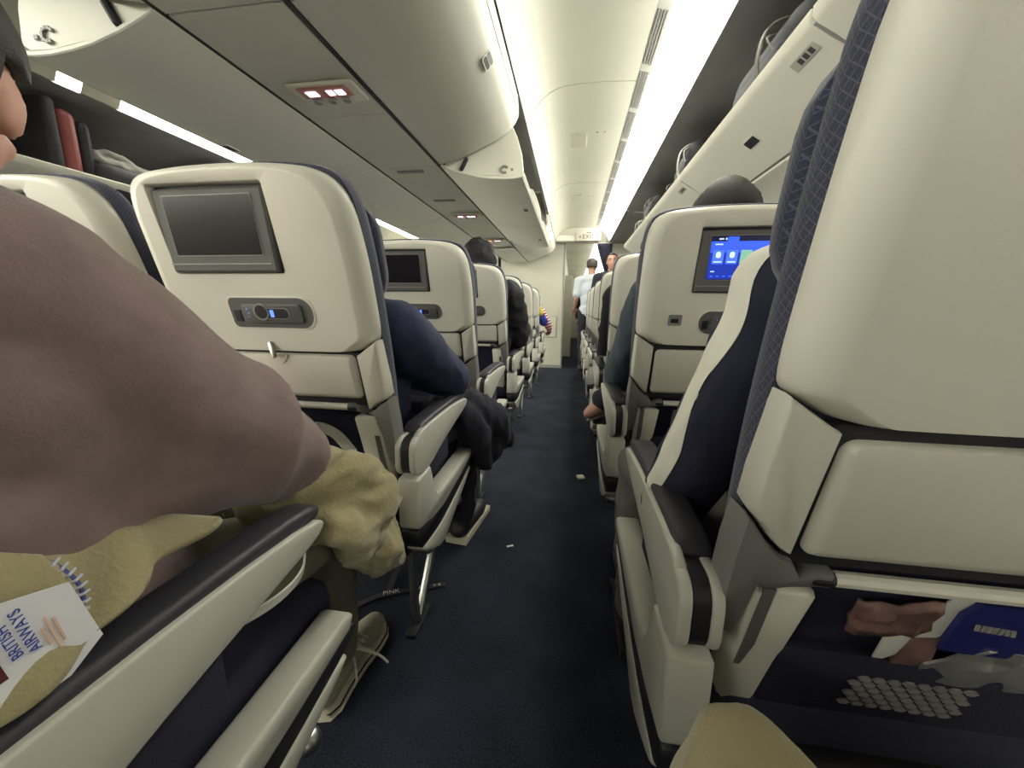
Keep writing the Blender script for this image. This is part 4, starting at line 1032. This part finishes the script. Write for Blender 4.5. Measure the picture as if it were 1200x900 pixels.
ws = split_off(p2['shirt'], stripe, 'sleeve_stripe', M['jersey_white'], p2['body'], .0015); ws['label'] = 'white sleeve stripe'

# --- cap wearer in the blue-screen seat
x, y = RX, RY + PITCH
J = seated(x, y, head=(.452, y + .235, 1.225), sh=[(.255, y + .225, .99), (x + .18, y + .215, 1.0)], el=[(.185, y + .40, .695), (x + .23, y + .36, .74)], wr=[(.27, y + .60, .63), (x + .1, y + .56, .66)],
           kn=[(.285, y + .74, .52), (.32, y + .72, .60)], an=[(.30, y + .70, .10), (.165, y + .74, .50)], toe=[(.30, y + .86, .05), (.095, y + .735, .455)])
p3 = person('person in dark cap and blue-grey jacket in the blue-screen seat', J, 'skin', 'teal_grey', 'dark_trousers', 'hair', None)
shoe(p3['body'], J['an'][0], J['toe'][0], 'black', 'black')
bm = NB(); tube(bm, [(.19, y + .74, .515), (.13, y + .737, .475), (.10, y + .735, .452)], [.040, .046, .034], 12, .85); sl = remesh('slipper', bm, M['pinkshoe'], .008, p3['body'], 4)
bm = NB(); tube(bm, [(.205, y + .74, .47), (.14, y + .737, .435), (.098, y + .735, .418)], [.018, .016, .012], 8, .6); obj('shoe_sole', bm, M['sole'], sl)
bm = NB(); cc = Vector((.452, y + .222, 1.250))
ell(bm, cc, (.098, .112, .088), None, 28, 20)
bmesh.ops.delete(bm, geom=[v for v in bm.verts if v.co.z < cc.z - .012], context='VERTS')
o = obj('cap_crown', bm, M['cap'], p3['body'], 180); md = o.modifiers.new('t', 'SOLIDIFY'); md.thickness = .006
bm = NB(); ell(bm, cc + Vector((0, .10, -.01)), (.075, .085, .006), None, 20, 8); obj('cap_peak', bm, M['cap'], o)
bm = NB(); ell(bm, cc + Vector((0, 0, .088)), (.009, .009, .005), None, 10, 6); obj('cap_button', bm, M['cap'], o)
for k in range(6):
    a = k * math.pi / 3 + .3
    bm = NB(); tube(bm, [cc + Vector((.0985 * math.cos(a) * math.cos(q), .1125 * math.sin(a) * math.cos(q), .0885 * math.sin(q))) for q in (0, .4, .8, 1.2, 1.5)], .0015, 5); obj('cap_seam', bm, M['black'], o)

# --- black coat passenger two seats ahead on the right
x, y = RX, RY + 2 * PITCH
J = seated(x, y, el=[(.20, y + .36, .74), (x + .23, y + .36, .74)])
person('person in black jacket behind the cap wearer\'s seat row, right side', J, 'skin', 'black_cloth', 'dark_trousers', 'hair', 'black', voxel=.011, cv=.014)

# --- hooded passenger in black coat, third left row
x, y = LX, LY + 2 * PITCH
J = seated(x, y, head=(-.615, y + .26, 1.265), sh=[(x - .19, y + .225, 1.04), (-.42, y + .235, 1.03)], el=[(x - .23, y + .36, .74), (-.385, y + .42, .76)], neck=(-.62, y + .215, 1.11), fat=1.1)
p4 = person('person in black coat and hood above the third left seat', J, 'skin', None, 'dark_trousers', 'hair', 'black', voxel=.010, hair=False)
bm = NB(); JV = {k: (Vector(J[k]) if not isinstance(J[k], list) else [Vector(q) for q in J[k]]) for k in ('pelvis', 'chest', 'neck', 'sh')}; JV['fat'] = 1.2
torso(bm, JV, .045)
for i in (0, 1):
    a, b, c = Vector(J['sh'][i]), Vector(J['el'][i]), Vector(J['wr'][i]); tube(bm, [a, a.lerp(b, .5), b, c], [.10, .105, .095, .06], 16)
tube(bm, [(-.40, y + .36, .82), (-.375, y + .46, .80)], [.09, .085], 14)
remesh('coat', bm, M['black_cloth'], .012, p4['body'], 5, (10, .012))
bm = NB(); ell(bm, (-.615, y + .235, 1.282), (.106, .120, .116)); ell(bm, (-.62, y + .19, 1.17), (.13, .11, .08)); ell(bm, (-.60, y + .16, 1.30), (.05, .05, .04)); ell(bm, (-.54, y + .20, 1.25), (.05, .06, .05))
h = remesh('hood', bm, M['black_cloth'], .010, p4['body'], 3, (18, .010))

# --- passenger in striped sleeve, last left seat
x, y = LX, LY + 5 * PITCH
J = seated(x, y, el=[(x - .23, y + .36, .74), (-.325, y + .36, .75)], wr=[(x - .1, y + .56, .68), (-.285, y + .52, .665)], sh=[(x - .16, y + .215, .96), (-.46, y + .24, .96)], head=(x, y + .235, 1.16), neck=(x, y + .215, 1.03), hand=[(0, 1, 0), (-.3, 1, -.2)])
J['hs'] = (.95,)
p5 = person('person with red and white striped sleeve and blue vest, last left seat', J, 'skin_pink', 'royal', 'dark_trousers', 'hair', 'black', voxel=.010, sleeves='short', cv=.012)
a, b, c = Vector(J['sh'][1]), Vector(J['el'][1]), Vector(J['wr'][1])
bm = NB(); tube(bm, [a.lerp(b, .1) + Vector((.05, .03, -.02)), b + Vector((.025, .01, 0)), b.lerp(c, .40) + Vector((.01, 0, 0))], [.055, .050, .046], 14); obj('striped_sleeve', bm, M['redstripe'], p5['body'], 180)
bm = NB(); tube(bm, [a + Vector((.03, -.06, .0)), a + Vector((.05, -.05, -.05))], [.05, .055], 14); obj('yellow_shoulder', bm, M['yellow'], p5['body'], 180)

# --- the photographer, added unseen to block rear light; knees carry the tan blanket
x, y = RX, RY - PITCH
J = seated(x + .02, y, kn=[(.20, .235, .535), (x + .12, y + .66, .55)], el=[(.20, -.10, .74), (x + .23, y + .36, .74)], wr=[(.26, .06, .72), (x - .02, y + .50, .68)], an=[(.22, .20, .10), (x + .11, y + .66, .10)], fat=1.1)
person('unseen seated photographer just behind the camera, tan blanket over the knee', J, 'skin', 'navy_shirt', 'dark_trousers', 'hair', 'black', voxel=.011, cv=.014)

# --- man walking away at the end of the aisle, and the man facing us
def standing(x, y, h, face, s=1):
    k = h / 1.75
    return dict(pelvis=(x, y, .95 * k), chest=(x, y + .01 * s, 1.27 * k), neck=(x, y, 1.475 * k), head=(x, y + .02 * s, 1.625 * k), face=face,
                sh=[(x - .185 * s, y, 1.40 * k), (x + .185 * s, y, 1.40 * k)], el=[(x - .235 * s, y + .02 * s, 1.11 * k), (x + .235 * s, y + .02 * s, 1.11 * k)],
                wr=[(x - .21 * s, y + .17 * s, .93 * k), (x + .21 * s, y + .17 * s, .93 * k)], hip=[(x - .09 * s, y, .93 * k), (x + .09 * s, y, .93 * k)],
                kn=[(x - .10 * s, y + .01, .50 * k), (x + .10 * s, y + .02, .50 * k)], an=[(x - .10 * s, y, .10), (x + .10 * s, y, .10)],
                toe=[(x - .11 * s, y + .16 * s, .05), (x + .11 * s, y + .16 * s, .05)])
J = standing(.265, 6.15, 1.73, (0.1, 1, -.15)); J['el'][0] = (.05, 6.14, 1.12); J['wr'][0] = (.03, 6.28, .98)
person('balding man in pale short-sleeved shirt walking away at the aisle end', J, 'skin', 'pale_shirt', 'dark_trousers', 'hair_grey', 'black', voxel=.010, bald=True, sleeves='short', cv=.013)
J = standing(.535, 5.93, 1.76, (-.1, -1, 0), -1)
p7 = person('standing person facing the camera beside the dark curtain', J, 'skin_pink', 'dark_trousers', 'dark_trousers', 'hair', 'black', voxel=.010, cv=.013)
J = standing(.32, 8.6, 1.45, (0, -1, 0), -1)
person('small dark-clothed person far down the passage', J, 'skin', 'dark_trousers', 'dark_trousers', 'hair', 'black', voxel=.013, cv=.016)

# ================================================================== loose things
# tan blanket bundled over the front of the near left armrest
bm = NB()
tube(bm, spline([(-.47, .50, .66), (-.42, .575, .655), (-.40, .64, .585), (-.42, .70, .49), (-.43, .735, .42)], 3), [.045, .05, .055, .06, .062, .065, .07, .07, .07, .065, .06, .055, .045], 16)
tube(bm, spline([(-.44, .52, .625), (-.39, .58, .57), (-.385, .65, .50), (-.39, .71, .42), (-.405, .745, .385)], 3), [.03] + [.045] * 10 + [.045, .035], 14)
tube(bm, spline([(-.37, .52, .595), (-.375, .58, .54), (-.41, .66, .455), (-.43, .71, .40)], 3), [.022] + [.035] * 8 + [.03], 12)
tube(bm, spline([(-.47, .60, .62), (-.47, .68, .52), (-.47, .72, .44)], 3), [.05] * 7, 12)
tube(bm, spline([(-.375, .70, .405), (-.39, .755, .372), (-.44, .76, .37)], 3), [.028] * 7, 12)
o = remesh('blanket', bm, M['blanket'], .007, None, 4, (9, .015, (1.5, .55, 1.1)))
for v in o.data.vertices:
    q = v.co * 1.0; v.co += v.normal * (.0075 * (1 - 2 * abs(noise.noise(Vector((q.x * 34, q.y * 15 + q.z * 12, q.z * 26)))) ) - .004)
tag(o, 'tan fleece blanket bundled over the front of the near left armrest', 'blanket')

# tan blanket on the lap with a stitched hem and its paper tag
def sheet(fn, nu, nv, th):
    bm = NB(); A = [[None] * (nv + 1) for _ in range(nu + 1)]; B = [[None] * (nv + 1) for _ in range(nu + 1)]
    P = [[Vector(fn(i / nu, j / nv)) for j in range(nv + 1)] for i in range(nu + 1)]
    for i in range(nu + 1):
        for j in range(nv + 1):
            du = P[min(i + 1, nu)][j] - P[max(i - 1, 0)][j]; dv = P[i][min(j + 1, nv)] - P[i][max(j - 1, 0)]; n = du.cross(dv).normalized()
            A[i][j] = bm.verts.new(P[i][j]); B[i][j] = bm.verts.new(P[i][j] - n * th)
    for i in range(nu):
        for j in range(nv):
            bm.faces.new((A[i][j], A[i + 1][j], A[i + 1][j + 1], A[i][j + 1])); bm.faces.new((B[i][j], B[i][j + 1], B[i + 1][j + 1], B[i + 1][j]))
    for i in range(nu):
        for j in (0, nv): bm.faces.new((A[i][j], A[i + 1][j], B[i + 1][j], B[i][j]))
    for j in range(nv):
        for i in (0, nu): bm.faces.new((A[i][j], A[i][j + 1], B[i][j + 1], B[i][j]))
    return bm, P

def lapf(u, v):
    Y = .07 + .30 * u; zt = .80 - .60 * (Y - .17) + .008 * math.sin(u * 9); zb = .632 + .30 * (Y - .17)
    z = zt + (zb - zt) * v
    return (-.535 + .115 * v ** .8 + .016 * math.sin(u * 11 + v * 2.5) * (1 - .5 * v) + .008 * math.sin(u * 23 + v * 5), Y, z)
LK = .875
def nearer(p): return Vector((p[0] * LK, p[1] * LK, .95 + (p[2] - .95) * LK))
bm, PP = sheet(lambda u, v: nearer(lapf(u, v)), 48, 28, .006)
lb = obj('blanket', bm, M['blanket'], None, 180)
tag(lb, 'tan fleece blanket on the lap, with stitched hem and paper tag, bottom left', 'blanket')
def flapf(u, v):
    # turned-back corner whose stitched hem faces the aisle
    Y = .085 + .155 * u; zt = .765 - .55 * max(0, (Y - .20)) * 1.4 + .0 * u; zb = .640 + .18 * (Y - .15)
    z = zt + (zb - zt) * v; k = math.sin(math.pi * min(1, max(0, v)))
    return (-.448 + .012 * k * (1 - .25 * u) + .010 * v, Y - .012 * (1 - k) * u, z)
bm, QQ = sheet(lambda u, v: nearer(flapf(u, v)), 24, 24, .006)
fl = obj('turned_corner', bm, M['blanket'], lb, 180)
edge = [q + Vector((.003, .001, 0)) for q in QQ[24]]
low = [QQ[i][24] + Vector((.003, 0, -.001)) for i in range(24, -1, -1)]
hem = edge + low[1:]
bm = NB(); tube(bm, hem, .0035, 8); obj('hem_cord', bm, M['stitch_blue'], lb)
acc = 0; bm = NB(); last = hem[0]
for a, b in zip(hem, hem[1:]):
    L = (b - a).length; d = (b - a).normalized(); pos = 0
    while acc + (L - pos) >= .0065:
        pos += .0065 - acc; acc = 0; c = a + d * pos; nn = d.cross(Vector((1, 0, 0))).normalized()
        tube(bm, [c + nn * .0055 + Vector((.0012, 0, 0)), c + Vector((.0042, 0, 0)) + d * .0012, c - nn * .0055 + Vector((.0012, 0, 0)) + d * .002], .0014, 5)
    acc += L - pos
obj('hem_stitching', bm, M['stitch'], lb)
tg = thing('paper_tag', 'white paper tag with blue airline lettering pinned to the lap blanket', 'tag')
q = [(-.416, .229, .716), (-.416, .243, .651), (-.416, .214, .632), (-.416, .165, .648), (-.416, .150, .730), (-.416, .19, .728)]
q = [nearer(p) for p in q]; bm = NB(); A = [bm.verts.new(p) for p in q]; B = [bm.verts.new((p[0] - .0012, p[1], p[2])) for p in q]
bm.faces.new(A); bm.faces.new(B[::-1])
for i in range(6): bm.faces.new((A[i], B[i], B[(i + 1) % 6], A[(i + 1) % 6]))
obj('tag_card', bm, M['tagw'], tg, 0)
tx, ty = Vector((.0, -.017, .104)), Vector((-.0, -.93, -.12))
def tp(y, z): return nearer((-.416, y, z)) + Vector((.0006, 0, 0))
text_mesh('tag_lettering', 'AIRWAYS', .0088, M['tagb'], tg, basis((-.3632, .1735, .7285), tx, ty), .0002)
text_mesh('tag_lettering', 'BRITISH', .0082, M['tagb'], tg, basis((-.3632, .1655, .7265), tx, ty), .0002)
for k, (yy, L) in enumerate(((.2085, .016), (.2125, .030), (.2165, .022))):
    bm = NB(); obox(bm, tp(yy, .682), tx.normalized() * L / 2, Vector((0, .0007, 0)), (.0003, 0, 0)); obj('small_print', bm, M['tago'], tg, 0)
bm = NB(); obox(bm, tp(.177, .690), tx.normalized() * .020, Vector((0, .003, 0)), (.0003, 0, 0)); obj('red_ribbon_mark', bm, M['red_ink'], tg, 0)
bm = NB(); obox(bm, (-.462, .283, .722), (.0, .011, -.003), (-.006, .004, .007), (.0015, 0, .001), .0008, 1); tag(obj('label_tab', bm, M['bluelabel']), 'small bright blue label on the lap blanket fold', 'label')


# white strap looping between armrest and seat
bm = NB(); ribbon(bm, spline([(-.395, .27, .60), (-.375, .33, .585), (-.372, .40, .567), (-.385, .46, .562), (-.42, .51, .575)], 6), .016, .003, (.35, -.2, 1)); o = obj('strap', bm, M['white'], None)
tag(o, 'white webbing strap hanging under the near left armrest', 'strap')
# lanyard on the carpet beside the left seat legs
t = thing('lanyard', 'black lanyard with white lettering on the carpet by the left seats', 'lanyard')
A_, B_ = Vector((-.60, 1.00, .006)), Vector((-.40, 1.135, .006))
seg1 = spline([(-.66, .98, .005), (-.60, 1.04, .007), (-.51, 1.085, .006), (-.40, 1.134, .005)], 6)
bm = NB(); ribbon(bm, seg1, .022, .002, (0, 0, 0) if False else (-.4, .9, 0)); obj('lanyard_band', bm, M['black'], t)
seg2 = spline([(-.575, 1.06, .006), (-.585, 1.13, .02), (-.575, 1.19, .06), (-.56, 1.20, .115)], 6)
bm = NB(); ribbon(bm, seg2, .022, .002, (.95, -.1, 0)); obj('lanyard_band', bm, M['black'], t)
def letter_run(s, p, ex, ey, size):
    text_mesh('lettering', s, size, M['paper'], t, basis(p, ex, ey), .0003)
letter_run('PINK', (-.487, 1.097, .0085), (1, .44, 0), (-.44, 1, 0), .025)
letter_run('PINK', (-.565, 1.062, .0095), (1, .5, 0), (-.5, 1, 0), .025)
letter_run('o o', (-.427, 1.124, .008), (1, .44, 0), (-.44, 1, 0), .020)
letter_run('PINK', (-.574, 1.183, .055), (.1, .25, 1), (-1, .1, .1), .025)
letter_run('o', (-.566, 1.193, .10), (.1, .15, 1), (-1, .1, .1), .014)
# scraps on the carpet
bm = NB(); obox(bm, (-.212, 1.39, .004), (.012, .006, 0), (-.002, .004, 0), (0, 0, .002), .001, 1); tag(obj('paper_scrap', bm, M['paper']), 'tiny white paper scrap in the middle of the aisle carpet', 'scrap')
bm = NB(); obox(bm, (.085, 2.10, .008), (.02, .006, 0), (-.006, .02, 0), (0, 0, .006), .003, 1); tag(obj('foil_scrap', bm, M['paper']), 'small pale wrapper on the carpet at the right aisle edge', 'scrap')
# blanket corner at the bottom of the picture, right of the aisle
bm = NB()
tube(bm, spline([(.10, .10, .50), (.125, .20, .545), (.145, .27, .575), (.185, .285, .555), (.24, .27, .49), (.30, .2, .42)], 3), [.03, .035, .04, .04, .04, .042, .044, .045, .045, .045, .045, .045, .045, .045, .045, .045], 14)
tube(bm, [(.145, .265, .56), (.165, .24, .45), (.17, .2, .3)], [.05, .065, .07], 14)
tube(bm, [(.20, .25, .52), (.235, .2, .43), (.25, .16, .3)], [.05, .06, .07], 14)
tube(bm, [(.14, .2, .53), (.16, .1, .45)], [.05, .07], 14)
o = remesh('blanket', bm, M['blanket'], .008, None, 5, (12, .006))
tag(o, 'tan blanket corner at the bottom right, below the right armrest', 'blanket')

# pocket contents of the near right seat
def rs(x, d, z): return Vector((RX + x, RY + d - LEAN * (z - .88), z))
def flat(name, pts, d, th, m, label, cat):
    bm = NB(); A = [bm.verts.new(rs(p[0], d, p[1])) for p in pts]; B = [bm.verts.new(rs(p[0], d + th, p[1])) for p in pts]; n = len(pts)
    bm.faces.new(A); bm.faces.new(B[::-1])
    for i in range(n): bm.faces.new((A[i], B[i], B[(i + 1) % n], A[(i + 1) % n]))
    return tag(obj(name, bm, M[m]), label, cat)

bmf = NB()
for i in range(11):
    for j in range(6):
        x = -.098 + i * .0078; z = .602 + j * .0095 - .006 * math.sin(i * .5)
        bmf.verts.new(rs(x, .013 + .009 * noise.noise(Vector((x * 60, 4.1, z * 60))), z + .004 * noise.noise(Vector((i * .8, j, 2)))))
bmf.verts.ensure_lookup_table()
for i in range(10):
    for j in range(5): bmf.faces.new([bmf.verts[k] for k in (i * 6 + j, (i + 1) * 6 + j, (i + 1) * 6 + j + 1, i * 6 + j + 1)])
o = obj('snack_packet', bmf, M['brownwrap'], None, 20); md = o.modifiers.new('t', 'SOLIDIFY'); md.thickness = .004
tag(o, 'brown crinkled packet in the near right seat pocket', 'packet')
flat('folded_card', [(-.052, .545), (-.054, .612), (-.031, .614), (-.016, .664), (.004, .664), (-.004, .606), (-.028, .572)], .012, .002, 'paper', 'white folded card in the near right seat pocket', 'card')
flat('wrapper', [(-.004, .590), (-.004, .646), (.006, .664), (.19, .660), (.19, .590), (.02, .588)], .006, .006, 'bluewrap', 'dark blue wrapped pack with pale lettering in the seat pocket', 'packet')
flat('pouch', [(-.036, .545), (-.028, .598), (-.004, .603), (.004, .552)], .010, .004, 'brownwrap', 'purple-brown pouch wedged below the white card in the seat pocket', 'pouch')
bmf = NB(); 
for i in range(13):
    for j in range(7):
        x = -.006 + i * .015; z = .535 + j * .0105
        if i < 3: z = .535 + j * (.0045 + .002 * i)
        p = rs(x, .010 + .007 * noise.noise(Vector((x * 45, 1.3, z * 45))), z); bmf.verts.new(p)
bmf.verts.ensure_lookup_table()
for i in range(12):
    for j in range(6): bmf.faces.new([bmf.verts[k] for k in (i * 7 + j, (i + 1) * 7 + j, (i + 1) * 7 + j + 1, i * 7 + j + 1)])
o = obj('foil_bag', bmf, M['silver'], None, 0); md = o.modifiers.new('t', 'SOLIDIFY'); md.thickness = .003
tag(o, 'crumpled silver foil bag below the blue pack in the seat pocket', 'bag')
random.seed(3)
for L0, y_ in ((.012, .632), (.060, .628), (.11, .624)):
    for k in range(7):
        bm = NB(); c = rs(L0 + k * .0055, .0045, y_ - k * .0005); obox(bm, c, (.0019, 0, 0), (0, .0006, 0), (random.uniform(-.0012, .0012), -.001, .0042)); w_ = obj('wrapper_mark', bm, M['mid'], None, 0); w_.parent = [o_ for o_ in COL.objects if o_.name == 'wrapper'][0]
# pocket of the nearest left seat and of the blue-screen seat
def lsp(x, d, z, X0=LX, Y0_=LY): return Vector((X0 + x, Y0_ + d - LEAN * (z - .88), z))
bm = NB(); ribbon(bm, spline([lsp(.0, .012, .60), lsp(.03, .004, .665), lsp(.08, .006, .655), lsp(.11, .012, .60)], 6), .028, .004, (0, -.3, 1)); tag(obj('headphone_band', bm, M['white']), 'white headphone band in the nearest left seat pocket', 'headphones')
bm = NB()
for i in range(9):
    for j in range(6): bm.verts.new(lsp(-.10 + i * .025, .010 + .012 * noise.noise(Vector((i * .9, j * .9, 5))), .545 + j * .022, RX, RY + PITCH))
bm.verts.ensure_lookup_table()
for i in range(8):
    for j in range(5): bm.faces.new([bm.verts[k] for k in (i * 6 + j, (i + 1) * 6 + j, (i + 1) * 6 + j + 1, i * 6 + j + 1)])
o = obj('foil_bag', bm, M['silver'], None, 0); md = o.modifiers.new('t', 'SOLIDIFY'); md.thickness = .003
tag(o, 'crumpled silver foil bag under the tray of the blue-screen seat', 'bag')
bm = NB(); box(bm, -.10, .02, -.012, .012, .52, .66, .01, 2)
for v in bm.verts: v.co = Vector((LX + v.co.x + .10, LY + PITCH + v.co.y + .016 - LEAN * (v.co.z - .88), v.co.z))
tag(obj('folded_pouch', bm, M['bluewrap']), 'dark blue pouch in the second left seat pocket', 'pouch')


# luggage in the open bins
def backpack(name, loc, sx, sy, sz, m, label, cat='bag', group=None, straps=True, trim='greybag', rot=0):
    t = thing(name, label, cat, loc, group); t.rotation_euler.z = rot
    bm = NB(); box(bm, -sx, sx, -sy, sy, 0, sz, min(sx, sy, sz) * .45, 4)
    for v in bm.verts: v.co += Vector((noise.noise(v.co * 9 + Vector(loc)), noise.noise(v.co * 9 + Vector((4, 2, loc[1]))), noise.noise(v.co * 8))) * .012
    obj('bag_body', bm, M[m], t, 180)
    bm = NB(); box(bm, -sx - .012, -sx + .03, -sy * .7, sy * .7, sz * .12, sz * .62, .015, 3); obj('front_pocket', bm, M[m], t, 60)
    bm = NB(); tube(bm, spline([(-sx * .9, -sy * .75, sz * .3), (-sx * 1.05, -sy * .3, sz * .85), (-sx * .4, 0, sz * 1.03), (sx * .4, sy * .1, sz * .95)], 5), .004, 6, .6); obj('zip_seam', bm, M[trim], t)
    if straps:
        for k in (-1,):
            bm = NB(); ribbon(bm, spline([(-sx * .8, k * sy * .5, sz * .95), (-sx * 1.2, k * sy * .55, sz * .8), (-sx * 1.25, k * sy * .45, sz * .45), (-sx * 1.05, k * sy * .4, sz * .2)], 5), .022, .005, (0, 1, .1)); obj('strap', bm, M[trim], t)
    return t
backpack('backpack', (.74, .62, 1.58), .17, .22, .27, 'blackbag', 'black backpack with pale strap in the top right bin')
backpack('backpack', (.74, 1.55, 1.58), .17, .24, .24, 'blackbag', 'dark bag with loose clips in the bin above the cap wearer')
backpack('duffel_bag', (.73, 2.45, 1.58), .16, .17, .26, 'blackbag', 'dark bag with a pale curved edge, third right bin', trim='paper')
backpack('duffel_bag', (.73, 2.86, 1.58), .15, .14, .19, 'greybag', 'grey bag beside the dark bag in the third right bin', straps=False)
backpack('backpack', (.73, 3.46, 1.58), .16, .20, .26, 'blackbag', 'black backpack in the farthest right bin')
backpack('tote_bag', (.73, 3.98, 1.58), .15, .18, .20, 'greybag', 'pale grey bag at the end of the right bins, near the curtain', trim='paper')

t = thing('suitcase', 'red suitcase standing in the far bin at left', 'suitcase', (-2.46, 1.645, 1.435))
bm = NB(); box(bm, -.12, .12, -.045, .035, .02, .40, .04, 4); obj('case_shell', bm, M['redcase'], t, 60)
bm = NB(); box(bm, -.115, .115, .035, .085, .02, .37, .03, 3); obj('case_lid', bm, M['blackbag'], t, 60)
bm = NB(); tube(bm, [(-.05, -.01, .40), (-.05, -.01, .425), (.05, -.01, .425), (.05, -.01, .40)], .007, 6); obj('handle', bm, M['black'], t)
bm = NB(); box(bm, -.13, .13, -.10, -.05, .02, .42, .02, 3); o = obj('case_cover', bm, M['blackbag'], t, 60)
t = backpack('duffel_bag', (-2.44, 1.87, 1.435), .14, .16, .21, 'blackbag', 'dark bag under a pale folded cloth in the far bin at left', trim='greybag', straps=False)
bm = NB(); tube(bm, spline([(-2.39, 1.74, 1.67), (-2.385, 1.82, 1.70), (-2.385, 1.92, 1.675), (-2.38, 2.0, 1.66)], 4), [.028] * 12 + [.022], 12, .8); tube(bm, [(-2.36, 1.76, 1.65), (-2.36, 1.96, 1.645)], .024, 10)
tag(remesh('folded_cloth', bm, M['greybag'], .008, None, 3, (14, .010)), 'pale grey folded cloth on the dark bag in the far bin at left', 'cloth')
backpack('backpack', (-2.50, 2.50, 1.435), .15, .2, .28, 'blackbag', 'black backpack in the middle far bin, mostly hidden by the nearest screen seat')

backpack('duffel_bag', (-.50, 2.60, 1.655), .14, .25, .20, 'blackbag', 'black bag inside the nearer open bin left of the aisle ceiling', straps=False)
backpack('duffel_bag', (-.50, 3.75, 1.655), .14, .25, .20, 'blackbag', 'black bag inside the open bin nearest the bulkhead', straps=False)
